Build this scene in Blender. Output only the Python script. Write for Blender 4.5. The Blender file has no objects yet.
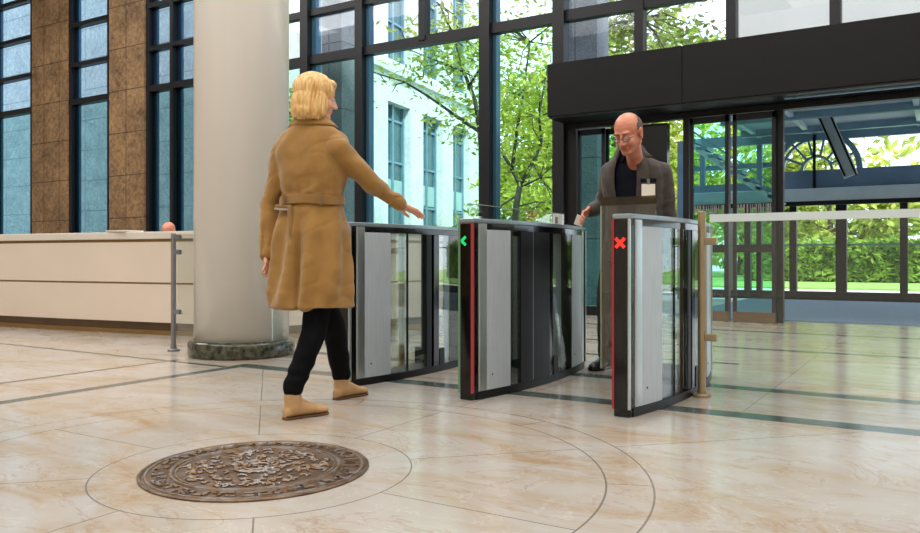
import bpy, math, random
from mathutils import Vector, Matrix, noise
PI = math.pi
scene = bpy.context.scene
COL = scene.collection

# ------------------------------------------------------------------ measuring the photograph
F, CX, HY, CH = 790.0, 460.0, 258.0, 0.79
YAW = math.radians(31.5)
DV = Vector((-math.sin(YAW), math.cos(YAW))); RV = Vector((math.cos(YAW), math.sin(YAW)))
def P(px, py, d):
    u = (px - CX) / F
    w = (DV + RV * u) * d
    return Vector((w.x, w.y, CH + (HY - py) * d / F))
def at(px, py, Y):
    u = (px - CX) / F
    return P(px, py, Y / (DV.y + RV.y * u))
def atx(px, Y):
    return at(px, HY, Y).x

# ------------------------------------------------------------------ materials
def srgb(r, g, b):
    f = lambda c: (c / 255) / 12.92 if c / 255 <= 0.04045 else ((c / 255 + 0.055) / 1.055) ** 2.4
    return (f(r), f(g), f(b), 1)
def new_mat(name):
    m = bpy.data.materials.new(name); m.use_nodes = True
    m.node_tree.nodes.clear()
    return m, m.node_tree
def mat(name, col, rough=0.5, metal=0.0, spec=0.5, var=0.0, vscale=8.0, bump=0.0, bscale=40.0, stretch=(1, 1, 1), coat=0.0, sheen=0.0, col2=None, trans=0.0):
    m, nt = new_mat(name)
    out = nt.nodes.new('ShaderNodeOutputMaterial'); b = nt.nodes.new('ShaderNodeBsdfPrincipled')
    nt.links.new(b.outputs[0], out.inputs[0])
    b.inputs['Base Color'].default_value = col; b.inputs['Roughness'].default_value = rough
    b.inputs['Metallic'].default_value = metal; b.inputs['Specular IOR Level'].default_value = spec
    b.inputs['Coat Weight'].default_value = coat
    b.inputs['Sheen Weight'].default_value = sheen
    if trans: b.inputs['Subsurface Weight'].default_value = trans
    if var or bump or col2:
        tc = nt.nodes.new('ShaderNodeTexCoord'); mp = nt.nodes.new('ShaderNodeMapping')
        mp.inputs['Scale'].default_value = stretch
        nt.links.new(tc.outputs['Object'], mp.inputs[0])
    if var or col2:
        n = nt.nodes.new('ShaderNodeTexNoise'); n.inputs['Scale'].default_value = vscale; n.inputs['Detail'].default_value = 5
        nt.links.new(mp.outputs[0], n.inputs['Vector'])
        r = nt.nodes.new('ShaderNodeValToRGB')
        r.color_ramp.elements[0].position = 0.35; r.color_ramp.elements[1].position = 0.68
        c2 = col2 if col2 else tuple(min(1, c * (1 + var)) for c in col[:3]) + (1,)
        c1 = col if col2 else tuple(c * (1 - var) for c in col[:3]) + (1,)
        r.color_ramp.elements[0].color = c1; r.color_ramp.elements[1].color = c2
        nt.links.new(n.outputs['Fac'], r.inputs[0]); nt.links.new(r.outputs[0], b.inputs['Base Color'])
    if bump:
        n2 = nt.nodes.new('ShaderNodeTexNoise'); n2.inputs['Scale'].default_value = bscale; n2.inputs['Detail'].default_value = 4
        nt.links.new(mp.outputs[0], n2.inputs['Vector'])
        bm_ = nt.nodes.new('ShaderNodeBump'); bm_.inputs['Strength'].default_value = bump; bm_.inputs['Distance'].default_value = 0.01
        nt.links.new(n2.outputs['Fac'], bm_.inputs['Height']); nt.links.new(bm_.outputs[0], b.inputs['Normal'])
    return m
def glass_mat(name, tint, refl=0.06, rough=0.0):
    m, nt = new_mat(name)
    out = nt.nodes.new('ShaderNodeOutputMaterial'); mx = nt.nodes.new('ShaderNodeMixShader')
    t = nt.nodes.new('ShaderNodeBsdfTransparent'); t.inputs[0].default_value = tint
    g = nt.nodes.new('ShaderNodeBsdfGlossy'); g.inputs['Roughness'].default_value = rough; g.inputs[0].default_value = (1, 1, 1, 1)
    lw = nt.nodes.new('ShaderNodeLayerWeight'); lw.inputs[0].default_value = 0.35
    mu = nt.nodes.new('ShaderNodeMath'); mu.operation = 'MULTIPLY_ADD'; mu.inputs[1].default_value = 0.22 if refl > 0.03 else 0.08; mu.inputs[2].default_value = refl * 0.5
    nt.links.new(lw.outputs['Fresnel'], mu.inputs[0]); nt.links.new(mu.outputs[0], mx.inputs[0])
    nt.links.new(t.outputs[0], mx.inputs[1]); nt.links.new(g.outputs[0], mx.inputs[2]); nt.links.new(mx.outputs[0], out.inputs[0])
    return m
def emit_mat(name, col, s):
    m, nt = new_mat(name)
    out = nt.nodes.new('ShaderNodeOutputMaterial'); e = nt.nodes.new('ShaderNodeEmission')
    e.inputs[0].default_value = col; e.inputs[1].default_value = s
    nt.links.new(e.outputs[0], out.inputs[0])
    return m
class NT:
    """tiny node-maths helper"""
    def __init__(s, nt): s.nt = nt
    def m(s, op, a, b=None, c=None):
        n = s.nt.nodes.new('ShaderNodeMath'); n.operation = op
        for i, v in enumerate((a, b, c)):
            if v is None: continue
            if isinstance(v, (int, float)): n.inputs[i].default_value = v
            else: s.nt.links.new(v, n.inputs[i])
        return n.outputs[0]
    def near(s, v, c, w):          # 1 where |v-c| < w
        return s.m('LESS_THAN', s.m('ABSOLUTE', s.m('SUBTRACT', v, c)), w)
    def mix(s, f, a, b):
        n = s.nt.nodes.new('ShaderNodeMix'); n.data_type = 'RGBA'
        for sock, v in ((n.inputs[0], f), (n.inputs[6], a), (n.inputs[7], b)):
            if isinstance(v, (tuple, float, int)): sock.default_value = v
            else: s.nt.links.new(v, sock)
        return n.outputs[2]
MED = Vector((-2.20, 2.13))
def floor_mat():
    m, nt = new_mat('polished_marble_floor'); k = NT(nt)
    out = nt.nodes.new('ShaderNodeOutputMaterial'); b = nt.nodes.new('ShaderNodeBsdfPrincipled')
    nt.links.new(b.outputs[0], out.inputs[0])
    g = nt.nodes.new('ShaderNodeNewGeometry'); sp = nt.nodes.new('ShaderNodeSeparateXYZ')
    nt.links.new(g.outputs['Position'], sp.inputs[0]); X, Y = sp.outputs[0], sp.outputs[1]
    def noi(scale, det, rough=0.5, dist=0.0, st=(1, 1, 1), rot=0.6):
        mp = nt.nodes.new('ShaderNodeMapping'); mp.inputs['Scale'].default_value = st; mp.inputs['Rotation'].default_value = (0, 0, rot)
        nt.links.new(g.outputs['Position'], mp.inputs[0])
        n = nt.nodes.new('ShaderNodeTexNoise'); n.inputs['Scale'].default_value = scale; n.inputs['Detail'].default_value = det
        n.inputs['Roughness'].default_value = rough; n.inputs['Distortion'].default_value = dist
        nt.links.new(mp.outputs[0], n.inputs['Vector']); return n.outputs['Fac']
    def ramp(f, stops):
        r = nt.nodes.new('ShaderNodeValToRGB')
        while len(r.color_ramp.elements) < len(stops): r.color_ramp.elements.new(0.5)
        for e, (p, c) in zip(r.color_ramp.elements, stops): e.position = p; e.color = c
        nt.links.new(f, r.inputs[0]); return r.outputs[0]
    base = ramp(noi(1.3, 7, 0.6, 1.2, (1, 2.2, 1)), [(0.29, srgb(162, 136, 106)), (0.40, srgb(172, 158, 140)), (0.53, srgb(178, 172, 165)), (0.8, srgb(184, 183, 183))])
    # thin pale and tan veins
    v = k.m('ABSOLUTE', k.m('SUBTRACT', noi(1.7, 8, 0.62, 1.6, (1, 1.6, 1), 1.1), 0.5))
    base = k.mix(k.m('MULTIPLY', k.m('LESS_THAN', v, 0.004), 0.35), base, srgb(210, 206, 200))
    v2 = k.m('ABSOLUTE', k.m('SUBTRACT', noi(1.1, 8, 0.6, 2.0, (1, 1.9, 1), 0.2), 0.47))
    base = k.mix(k.m('MULTIPLY', k.m('LESS_THAN', v2, 0.008), 0.30), base, srgb(150, 112, 78))
    # joints
    dx, dy = k.m('SUBTRACT', X, MED.x), k.m('SUBTRACT', Y, MED.y)
    r = k.m('SQRT', k.m('ADD', k.m('MULTIPLY', dx, dx), k.m('MULTIPLY', dy, dy)))
    th = k.m('ARCTAN2', dy, dx)
    def radial(off):
        a = k.m('MULTIPLY', k.m('ADD', th, off), 4.0)
        return k.m('LESS_THAN', k.m('MULTIPLY', k.m('ABSOLUTE', k.m('SINE', a)), k.m('MULTIPLY', r, 0.25)), 0.0028)
    def rng(v_, lo, hi): return k.m('MULTIPLY', k.m('GREATER_THAN', v_, lo), k.m('LESS_THAN', v_, hi))
    j = k.m('MAXIMUM', k.near(r, 0.58, 0.003), k.m('MAXIMUM', k.near(r, 1.29, 0.0035), k.near(r, 1.45, 0.0035)))
    infront = k.m('LESS_THAN', Y, 4.06)
    right = k.m('GREATER_THAN', X, -4.34)
    j = k.m('MAXIMUM', j, k.m('MULTIPLY', radial(0.0), k.m('MULTIPLY', rng(r, 0.58, 1.29), 1.0)))
    j = k.m('MAXIMUM', j, k.m('MULTIPLY', radial(PI / 8), rng(r, 1.29, 1.45)))
    j = k.m('MAXIMUM', j, k.m('MULTIPLY', radial(0.0), k.m('MULTIPLY', k.m('GREATER_THAN', r, 1.45), k.m('MULTIPLY', infront, right))))
    outside = k.m('SUBTRACT', 1.0, k.m('MULTIPLY', infront, right))
    tx = k.m('LESS_THAN', k.m('ABSOLUTE', k.m('SUBTRACT', k.m('FRACT', k.m('DIVIDE', k.m('ADD', X, 20.35), 1.18)), 0.5)), 0.003)
    ty = k.m('LESS_THAN', k.m('ABSOLUTE', k.m('SUBTRACT', k.m('FRACT', k.m('DIVIDE', k.m('ADD', Y, 20.0), 0.59)), 0.5)), 0.006)
    j = k.m('MAXIMUM', j, k.m('MULTIPLY', k.m('MULTIPLY', outside, 0.6), k.m('MAXIMUM', tx, ty)))
    base = k.mix(k.m('MULTIPLY', j, 0.75), base, srgb(96, 88, 80))
    # dark green stone bands let into the floor
    gx = k.m('GREATER_THAN', X, -4.45)
    bnd = k.m('MULTIPLY', k.near(Y, 4.125, 0.075), gx)
    bnd = k.m('MAXIMUM', bnd, k.m('MULTIPLY', k.near(Y, 4.985, 0.07), k.m('GREATER_THAN', X, -4.6)))
    bnd = k.m('MAXIMUM', bnd, k.m('MULTIPLY', k.near(Y, 7.2, 0.06), 1.0))
    bnd = k.m('MAXIMUM', bnd, k.m('MULTIPLY', k.near(Y, 8.9, 0.06), 1.0))
    bnd = k.m('MAXIMUM', bnd, k.m('MULTIPLY', k.near(Y, 6.1, 0.04), k.m('LESS_THAN', X, -1.3)))
    bnd = k.m('MAXIMUM', bnd, k.m('MULTIPLY', k.near(X, -4.39, 0.05), k.m('LESS_THAN', Y, 4.2)))
    bnd = k.m('MAXIMUM', bnd, k.m('MULTIPLY', k.near(X, -5.07, 0.028), k.m('LESS_THAN', Y, 4.1)))
    bnd = k.m('MAXIMUM', bnd, k.m('MULTIPLY', k.near(Y, 4.0, 0.03), k.m('LESS_THAN', X, -4.45)))
    gcol = ramp(noi(6, 6, 0.7), [(0.35, srgb(42, 58, 58)), (0.65, srgb(78, 94, 92))])
    base = k.mix(k.m('MULTIPLY', bnd, 0.92), base, gcol)
    nt.links.new(base, b.inputs['Base Color'])
    rr = k.m('MULTIPLY_ADD', noi(3.0, 3), 0.14, 0.10)
    nt.links.new(rr, b.inputs['Roughness']); b.inputs['Specular IOR Level'].default_value = 0.6
    return m
def stone_mat(name, c1, c2, tile=(0.55, 0.85), rough=0.6, joint=0.5, scale=30, axis='X', bump=0.15, jw=0.012, off=(0, 0)):
    """granite with a grid of joints in the plane of the wall"""
    m, nt = new_mat(name); k = NT(nt)
    out = nt.nodes.new('ShaderNodeOutputMaterial'); b = nt.nodes.new('ShaderNodeBsdfPrincipled')
    nt.links.new(b.outputs[0], out.inputs[0]); b.inputs['Roughness'].default_value = rough
    tc = nt.nodes.new('ShaderNodeNewGeometry'); sp = nt.nodes.new('ShaderNodeSeparateXYZ'); nt.links.new(tc.outputs['Position'], sp.inputs[0])
    n = nt.nodes.new('ShaderNodeTexNoise'); n.inputs['Scale'].default_value = scale; n.inputs['Detail'].default_value = 6; n.inputs['Roughness'].default_value = 0.7
    nt.links.new(tc.outputs['Position'], n.inputs['Vector'])
    n2 = nt.nodes.new('ShaderNodeTexNoise'); n2.inputs['Scale'].default_value = 2.0; nt.links.new(tc.outputs['Position'], n2.inputs['Vector'])
    r = nt.nodes.new('ShaderNodeValToRGB'); r.color_ramp.elements[0].position = 0.36; r.color_ramp.elements[1].position = 0.66
    r.color_ramp.elements[0].color = c1; r.color_ramp.elements[1].color = c2
    nt.links.new(k.m('MULTIPLY_ADD', n2.outputs['Fac'], 0.3, k.m('MULTIPLY', n.outputs['Fac'], 0.7)), r.inputs[0])
    h = sp.outputs[0] if axis == 'X' else sp.outputs[1]
    jx = k.m('LESS_THAN', k.m('FRACT', k.m('DIVIDE', k.m('ADD', h, 50 + off[0]), tile[0])), jw / tile[0])
    jz = k.m('LESS_THAN', k.m('FRACT', k.m('DIVIDE', k.m('ADD', sp.outputs[2], 50 + off[1]), tile[1])), jw / tile[1])
    j = k.m('MAXIMUM', jx, jz)
    c = k.mix(k.m('MULTIPLY', j, joint), r.outputs[0], tuple(x * 0.3 for x in c1[:3]) + (1,))
    nt.links.new(c, b.inputs['Base Color'])
    if bump:
        bp = nt.nodes.new('ShaderNodeBump'); bp.inputs['Strength'].default_value = bump; bp.inputs['Distance'].default_value = 0.02
        nt.links.new(n.outputs['Fac'], bp.inputs['Height']); nt.links.new(bp.outputs[0], b.inputs['Normal'])
    return m
def leaf_mat(name, c1, c2):
    m, nt = new_mat(name)
    out = nt.nodes.new('ShaderNodeOutputMaterial'); mx = nt.nodes.new('ShaderNodeMixShader'); mx.inputs[0].default_value = 0.45
    d = nt.nodes.new('ShaderNodeBsdfDiffuse'); t = nt.nodes.new('ShaderNodeBsdfTranslucent')
    n = nt.nodes.new('ShaderNodeTexNoise'); n.inputs['Scale'].default_value = 1.6; n.inputs['Detail'].default_value = 5
    g = nt.nodes.new('ShaderNodeNewGeometry'); nt.links.new(g.outputs['Position'], n.inputs['Vector'])
    r = nt.nodes.new('ShaderNodeValToRGB'); r.color_ramp.elements[0].position = 0.38; r.color_ramp.elements[1].position = 0.62
    r.color_ramp.elements[0].color = c1; r.color_ramp.elements[1].color = c2
    nt.links.new(n.outputs['Fac'], r.inputs[0]); nt.links.new(r.outputs[0], d.inputs[0]); nt.links.new(r.outputs[0], t.inputs[0])
    nt.links.new(d.outputs[0], mx.inputs[1]); nt.links.new(t.outputs[0], mx.inputs[2]); nt.links.new(mx.outputs[0], out.inputs[0])
    return m
M = dict(
    floor=floor_mat(),
    granite=stone_mat('brown_granite', srgb(84, 64, 46), srgb(172, 138, 100), (0.58, 0.87), 0.5, 0.75, 14, off=(0.2, 0.6), jw=0.022),
    greystone=stone_mat('grey_granite', srgb(92, 96, 104), srgb(150, 152, 158), (0.9, 1.35), 0.7, 0.8, 30, off=(0.3, 0.2), jw=0.02),
    palestone=stone_mat('pale_limestone', srgb(138, 146, 148), srgb(204, 208, 206), (1.5, 0.95), 0.8, 0.6, 9, jw=0.025),
    wing=stone_mat('white_render', srgb(205, 210, 210), srgb(236, 238, 236), (2.0, 1.2), 0.8, 0.15, 8, axis='Y'),
    plaster=mat('wall_plaster', srgb(214, 206, 194), 0.7, var=0.04, vscale=3),
    ceiling=mat('ceiling_plaster', srgb(226, 222, 214), 0.8, var=0.02, vscale=2),
    column=mat('column_lacquer', srgb(232, 229, 224), 0.2, spec=0.5, var=0.035, vscale=2.2, stretch=(1, 1, .12), coat=0.3),
    greenmarble=mat('green_black_marble', srgb(22, 30, 26), 0.15, col2=srgb(92, 92, 74), vscale=22),
    black=mat('black_anodised_metal', srgb(10, 11, 14), 0.45, 0.0, spec=0.35, var=0.1, vscale=3),
    mullion=mat('dark_bronze_mullion', srgb(17, 20, 26), 0.42, 0.0, spec=0.35, var=0.1, vscale=2),
    reveal=mat('blue_grey_reveal', srgb(66, 104, 128), 0.3, 0.5, var=0.05, vscale=2),
    fascia=mat('black_fascia_panel', srgb(12, 11, 15), 0.55, spec=0.22, var=0.12, vscale=1.5),
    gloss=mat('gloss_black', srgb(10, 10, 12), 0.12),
    steel=mat('brushed_steel', srgb(196, 206, 216), 0.45, 0.30, var=0.05, vscale=14, stretch=(6, 6, .4), bump=0.05, bscale=60),
    steelrim=mat('satin_steel_rim', srgb(196, 202, 204), 0.28, 0.9, var=0.04, vscale=4),
    cap=mat('grey_cap_metal', srgb(150, 164, 172), 0.3, 0.6, var=0.05, vscale=4),
    brass=mat('champagne_brass', srgb(172, 154, 124), 0.36, 0.6, var=0.06, vscale=9),
    postgrey=mat('grey_satin_post', srgb(140, 142, 148), 0.35, 0.7, var=0.05, vscale=9),
    cream=mat('cream_desk_laminate', srgb(222, 208, 194), 0.32, var=0.03, vscale=1.4),
    creamtop=mat('pale_desk_top', srgb(214, 208, 198), 0.3, var=0.03, vscale=2),
    gold=mat('bronze_inlay', srgb(150, 118, 74), 0.35, 0.5, var=0.08, vscale=5),
    plinth=mat('brown_plinth', srgb(96, 72, 48), 0.4, var=0.15, vscale=6),
    bronze=mat('aged_bronze', srgb(90, 70, 54), 0.42, 0.6, col2=srgb(128, 110, 94), vscale=16, bump=0.3, bscale=90),
    bronzehi=mat('bronze_relief_sheen', srgb(140, 108, 72), 0.36, 0.6, col2=srgb(160, 160, 164), vscale=24, bump=0.25, bscale=80),  # the grey second tone is a blue-grey sheen put into the colour
    red=emit_mat('red_led', (1, 0.05, 0.03, 1), 1.3), green=emit_mat('green_led', (0.03, 0.85, 0.2, 1), 0.9),
    redstrip=emit_mat('red_led_strip', (0.75, 0.10, 0.10, 1), 0.40), greenstrip=emit_mat('green_led_strip', (0.30, 0.50, 0.26, 1), 0.38),
    amber=emit_mat('amber_led', (0.8, 0.35, 0.1, 1), 0.6),
    lamp=emit_mat('lamp_diffuser', (1, 0.93, 0.82, 1), 2.5),
    glass=glass_mat('clear_glass', (0.93, 0.97, 0.96, 1), 0.06),
    tint=glass_mat('teal_tinted_glass', (0.74, 0.90, 0.90, 1), 0.02),
    winglass=glass_mat('deep_teal_window_glass', (0.46, 0.61, 0.66, 1), 0.02),
    blueglass=glass_mat('pale_blue_window_glass', (0.62, 0.72, 0.80, 1), 0.02),
    upper=glass_mat('upper_clear_glass', (0.84, 0.89, 0.94, 1), 0.02),
    door=glass_mat('green_door_glass', (0.60, 0.88, 0.85, 1), 0.03),
    wingpane=glass_mat('smoked_gate_glass', (0.78, 0.78, 0.70, 1), 0.10),
    darkglass=glass_mat('dark_gate_glass', (0.36, 0.37, 0.33, 1), 0.10),
    band=glass_mat('brown_glass_band', (0.50, 0.40, 0.26, 1), 0.05),
    edge=mat('glass_edge', srgb(150, 160, 130), 0.2, var=0.05, vscale=4),
    frost=mat('frosted_band', srgb(206, 220, 222), 0.4, var=0.03, vscale=4),
    coat=mat('camel_wool', srgb(152, 113, 54), 0.85, var=0.10, vscale=12, bump=0.25, bscale=220, sheen=0.3),
    coatdark=mat('camel_wool_belt', srgb(138, 102, 48), 0.85, var=0.10, vscale=14, bump=0.25, bscale=220, sheen=0.3),
    buckle=mat('pale_metal', srgb(210, 200, 180), 0.3, 0.8, var=0.05, vscale=8),
    trouser=mat('black_trousers', srgb(8, 9, 14), 0.9, spec=0.15, var=0.2, vscale=10, bump=0.15, bscale=120),
    suede=mat('tan_suede', srgb(186, 150, 108), 0.8, var=0.14, vscale=14, bump=0.2, bscale=150),
    sole=mat('brown_sole', srgb(96, 64, 40), 0.6, var=0.1, vscale=9),
    skin=mat('fair_skin', srgb(222, 168, 142), 0.5, var=0.06, vscale=14, trans=0.08),
    skinm=mat('ruddy_skin', srgb(214, 148, 120), 0.42, col2=srgb(194, 112, 88), vscale=16, trans=0.06),
    lip=mat('lip_skin', srgb(178, 96, 84), 0.45, var=0.05, vscale=14),
    blonde=mat('blonde_hair', srgb(206, 152, 74), 0.5, col2=srgb(246, 216, 156), vscale=26, stretch=(3.2, 3.2, .25), bump=0.5, bscale=60, sheen=0.2),
    greyhair=mat('short_grey_hair', srgb(104, 92, 86), 0.8, var=0.25, vscale=60, bump=0.4, bscale=300),
    eye=mat('eye_white', srgb(220, 214, 208), 0.25, var=0.02, vscale=20), iris=mat('iris', srgb(60, 60, 66), 0.2, var=0.1, vscale=30),
    jacket=mat('grey_brown_jacket', srgb(68, 61, 59), 0.85, var=0.12, vscale=40, bump=0.2, bscale=260, sheen=0.15),
    lapel=mat('jacket_lapel', srgb(74, 66, 63), 0.85, var=0.12, vscale=40, bump=0.2, bscale=260),
    shirt=mat('navy_shirt', srgb(12, 16, 32), 0.85, spec=0.2, var=0.15, vscale=16, bump=0.15, bscale=160),
    mantrouser=mat('dark_grey_trousers', srgb(66, 58, 52), 0.85, var=0.14, vscale=20, bump=0.15, bscale=180),
    shoe=mat('black_leather', srgb(14, 15, 20), 0.28, var=0.15, vscale=12),
    paper=mat('white_card', srgb(236, 232, 222), 0.6, var=0.02, vscale=20), ink=mat('printed_grey', srgb(120, 120, 122), 0.6, var=0.1, vscale=20),
    specs=mat('spectacle_metal', srgb(96, 84, 84), 0.3, 0.7, var=0.05, vscale=20),
    lens=glass_mat('spectacle_lens', (0.95, 0.95, 0.95, 1), 0.10),
    bark=mat('dark_bark', srgb(70, 66, 58), 0.9, var=0.3, vscale=9, bump=0.5, bscale=30),
    leaf=leaf_mat('yellow_green_leaves', srgb(142, 160, 44), srgb(218, 220, 112)),
    leaf2=leaf_mat('fresh_green_leaves', srgb(124, 150, 58), srgb(204, 214, 124)),
    leaf3=leaf_mat('olive_leaves', srgb(120, 136, 66), srgb(176, 178, 110)),
    hedge=leaf_mat('hedge_leaves', srgb(84, 128, 52), srgb(168, 200, 96)),
    hedgecore=mat('hedge_core', srgb(60, 92, 44), 0.9, var=0.3, vscale=5),
    lawn=mat('lawn', srgb(128, 172, 82), 0.9, var=0.2, vscale=3), pave=mat('pale_paving', srgb(200, 202, 200), 0.75, var=0.06, vscale=2),
    darkwin=mat('dark_window_glass', srgb(70, 104, 112), 0.12, spec=0.9, var=0.2, vscale=1.2),
    spandrel=mat('pale_spandrel', srgb(158, 186, 186), 0.4, var=0.08, vscale=2),
    bluesteel=mat('blue_grey_steel', srgb(122, 156, 174), 0.45, 0.3, var=0.1, vscale=3),
    palesteel=mat('pale_grey_steel', srgb(206, 220, 228), 0.4, 0.2, var=0.06, vscale=3),
    slate=mat('slate_blue_panel', srgb(112, 138, 168), 0.6, var=0.1, vscale=3),
    soffit=mat('grey_soffit', srgb(196, 206, 212), 0.7, var=0.08, vscale=1.2),
    matt=mat('entrance_mat', srgb(112, 138, 166), 0.85, var=0.1, vscale=30, bump=0.3, bscale=200),
    beige=mat('beige_cladding', srgb(196, 190, 182), 0.75, var=0.03, vscale=1.5),
    stool=mat('grey_fabric', srgb(70, 74, 80), 0.9, var=0.1, vscale=20),
    blueshirt=mat('blue_shirt', srgb(96, 120, 160), 0.8, var=0.1, vscale=20),
)
# ------------------------------------------------------------------ object helpers
def link(o): COL.objects.link(o); return o
def offset_of(o):
    v = Vector((0, 0, 0))
    while o is not None: v += o.location; o = o.parent
    return v
def thing(name, label, cat, loc=(0, 0, 0), yaw=0.0, group=None):
    o = bpy.data.objects.new(name, None); link(o); o.location = loc; o.rotation_euler = (0, 0, yaw)
    o.empty_display_size = 0.1
    o['label'] = label; o['category'] = cat
    if group: o['group'] = group
    return o
def tag(o, label, cat, group=None, kind=None):
    o['label'] = label; o['category'] = cat
    if group: o['group'] = group
    if kind: o['kind'] = kind
    return o
def sroot(name, loc=(0, 0, 0)):
    o = bpy.data.objects.new(name, None); link(o); o.location = loc; o['kind'] = 'structure'; return o
def finish(o, smooth=False, bevel=0.0, seg=2):
    if smooth:
        for p in o.data.polygons: p.use_smooth = True
    if bevel:
        md = o.modifiers.new('bev', 'BEVEL'); md.width = bevel; md.segments = seg; md.limit_method = 'ANGLE'; md.angle_limit = math.radians(40)
        for p in o.data.polygons: p.use_smooth = True
        w = o.modifiers.new('wn', 'WEIGHTED_NORMAL'); w.keep_sharp = True
    return o
class MB:
    def __init__(s): s.v = []; s.f = []
    def add(s, vs, fs):
        b = len(s.v); s.v += [Vector(q) for q in vs]; s.f += [tuple(b + i for i in q) for q in fs]; return s
    def box(s, x0, x1, y0, y1, z0, z1):
        x0, x1 = min(x0, x1), max(x0, x1); y0, y1 = min(y0, y1), max(y0, y1); z0, z1 = min(z0, z1), max(z0, z1)
        return s.add([(x, y, z) for z in (z0, z1) for (x, y) in ((x0, y0), (x1, y0), (x1, y1), (x0, y1))],
                     [(0, 3, 2, 1), (4, 5, 6, 7), (0, 1, 5, 4), (1, 2, 6, 5), (2, 3, 7, 6), (3, 0, 4, 7)])
    def prism(s, pts, z0, z1):
        n = len(pts); area = sum(pts[i][0] * pts[(i + 1) % n][1] - pts[(i + 1) % n][0] * pts[i][1] for i in range(n))
        if area < 0: pts = pts[::-1]
        return s.add([(x, y, z0) for x, y in pts] + [(x, y, z1) for x, y in pts],
                     [tuple(range(n))[::-1], tuple(range(n, 2 * n))] + [(i, (i + 1) % n, n + (i + 1) % n, n + i) for i in range(n)])
    def loft(s, rings, closed=True):
        n = len(rings[0]); b = len(s.v)
        vs = [q for r in rings for q in r]; fs = []
        for a in range(len(rings) - 1):
            for i in range(n):
                j = (i + 1) % n
                fs.append((a * n + i, a * n + j, (a + 1) * n + j, (a + 1) * n + i))
        if closed:
            fs.append(tuple(range(n))[::-1]); fs.append(tuple((len(rings) - 1) * n + i for i in range(n)))
        return s.add(vs, fs)
    def lathe(s, prof, cx=0, cy=0, n=40):
        return s.loft([[(cx + r * math.cos(2 * PI * i / n), cy + r * math.sin(2 * PI * i / n), z) for i in range(n)] for r, z in prof])
    def cyl(s, cx, cy, r, z0, z1, n=24): return s.lathe([(r, z0), (r, z1)], cx, cy, n)
    def tube(s, pts, rad, n=8):
        pts = [Vector(p) for p in pts]; rads = rad if isinstance(rad, (list, tuple)) else [rad] * len(pts); rings = []
        up = None
        for i, p in enumerate(pts):
            t = (pts[min(i + 1, len(pts) - 1)] - pts[max(i - 1, 0)]).normalized()
            if up is None: up = Vector((0, 0, 1)) if abs(t.z) < 0.9 else Vector((1, 0, 0))
            a = t.cross(up).normalized(); c = a.cross(t).normalized(); up = c
            rings.append([p + (a * math.cos(2 * PI * k / n) + c * math.sin(2 * PI * k / n)) * rads[i] for k in range(n)])
        return s.loft(rings)
    def bar(s, p0, p1, w, h):
        """box of width w, height h along p0 -> p1"""
        p0, p1 = Vector(p0), Vector(p1); t = (p1 - p0).normalized()
        up = Vector((0, 0, 1)) if abs(t.z) < 0.95 else Vector((0, 1, 0))
        a = t.cross(up).normalized() * w / 2; c = a.cross(t).normalized() * h / 2
        return s.loft([[p + a + c, p - a + c, p - a - c, p + a - c] for p in (p0, p1)])
    def ellip(s, c, r, rot=None, n=20, m=12):
        c = Vector(c); rings = []
        rot = rot or Matrix.Identity(3)
        for a in range(m + 1):
            ph = -PI / 2 + PI * (a + 0.02) / (m + 0.04); rings.append([c + rot @ Vector((r[0] * math.cos(ph) * math.cos(2 * PI * i / n), r[1] * math.cos(ph) * math.sin(2 * PI * i / n), r[2] * math.sin(ph))) for i in range(n)])
        return s.loft(rings)
    def cap(s, p0, p1, r0, r1=None, n=14):
        r1 = r0 if r1 is None else r1
        p0, p1 = Vector(p0), Vector(p1); t = (p1 - p0)
        t = t.normalized() if t.length > 1e-6 else Vector((0, 0, 1))
        up = Vector((0, 0, 1)) if abs(t.z) < 0.9 else Vector((1, 0, 0)); a = t.cross(up).normalized(); c = a.cross(t)
        rings = []
        for k in range(6):
            ph = -PI / 2 + PI / 2 * (k + 0.12) / 5.12; rings.append((p0 + t * r0 * math.sin(ph), r0 * math.cos(ph)))
        for k in range(6):
            ph = PI / 2 * k / 5.12; rings.append((p1 + t * r1 * math.sin(ph), r1 * math.cos(ph)))
        return s.loft([[q + (a * math.cos(2 * PI * i / n) + c * math.sin(2 * PI * i / n)) * rr for i in range(n)] for q, rr in rings])
    def chain(s, pts, rads):
        for i in range(len(pts) - 1): s.cap(pts[i], pts[i + 1], rads[i], rads[i + 1])
        return s
    def mesh(s, name, off=None):
        me = bpy.data.meshes.new(name); vs = s.v if off is None else [q - off for q in s.v]
        me.from_pydata([tuple(q) for q in vs], [], s.f); me.update(); return me
    def build(s, name, m, parent=None, world=False, smooth=False, bevel=0.0, seg=2):
        me = s.mesh(name, offset_of(parent) if (world and parent) else None)
        o = bpy.data.objects.new(name, me); link(o); me.materials.append(m)
        if parent: o.parent = parent
        return finish(o, smooth, bevel, seg)
    def solid(s, name, m, parent, voxel=0.008, smooth=6, disp=None, cut=None, thick=0.0):
        """merge everything collected into one continuous skin"""
        me = s.mesh(name + '_raw'); tmp = bpy.data.objects.new('tmp', me); link(tmp)
        md = tmp.modifiers.new('r', 'REMESH'); md.mode = 'VOXEL'; md.voxel_size = voxel
        if smooth:
            sm = tmp.modifiers.new('s', 'SMOOTH'); sm.iterations = smooth; sm.factor = 0.5
        dg = bpy.context.evaluated_depsgraph_get(); dg.update()
        me2 = bpy.data.meshes.new_from_object(tmp.evaluated_get(dg)); me2.name = name
        bpy.data.objects.remove(tmp); bpy.data.meshes.remove(me)
        if disp:
            ns = [Vector(q.normal) for q in me2.vertices]
            for q, nn in zip(me2.vertices, ns):
                d = disp(Vector(q.co), nn)
                q.co = q.co + (d if isinstance(d, Vector) else nn * d)
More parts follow.
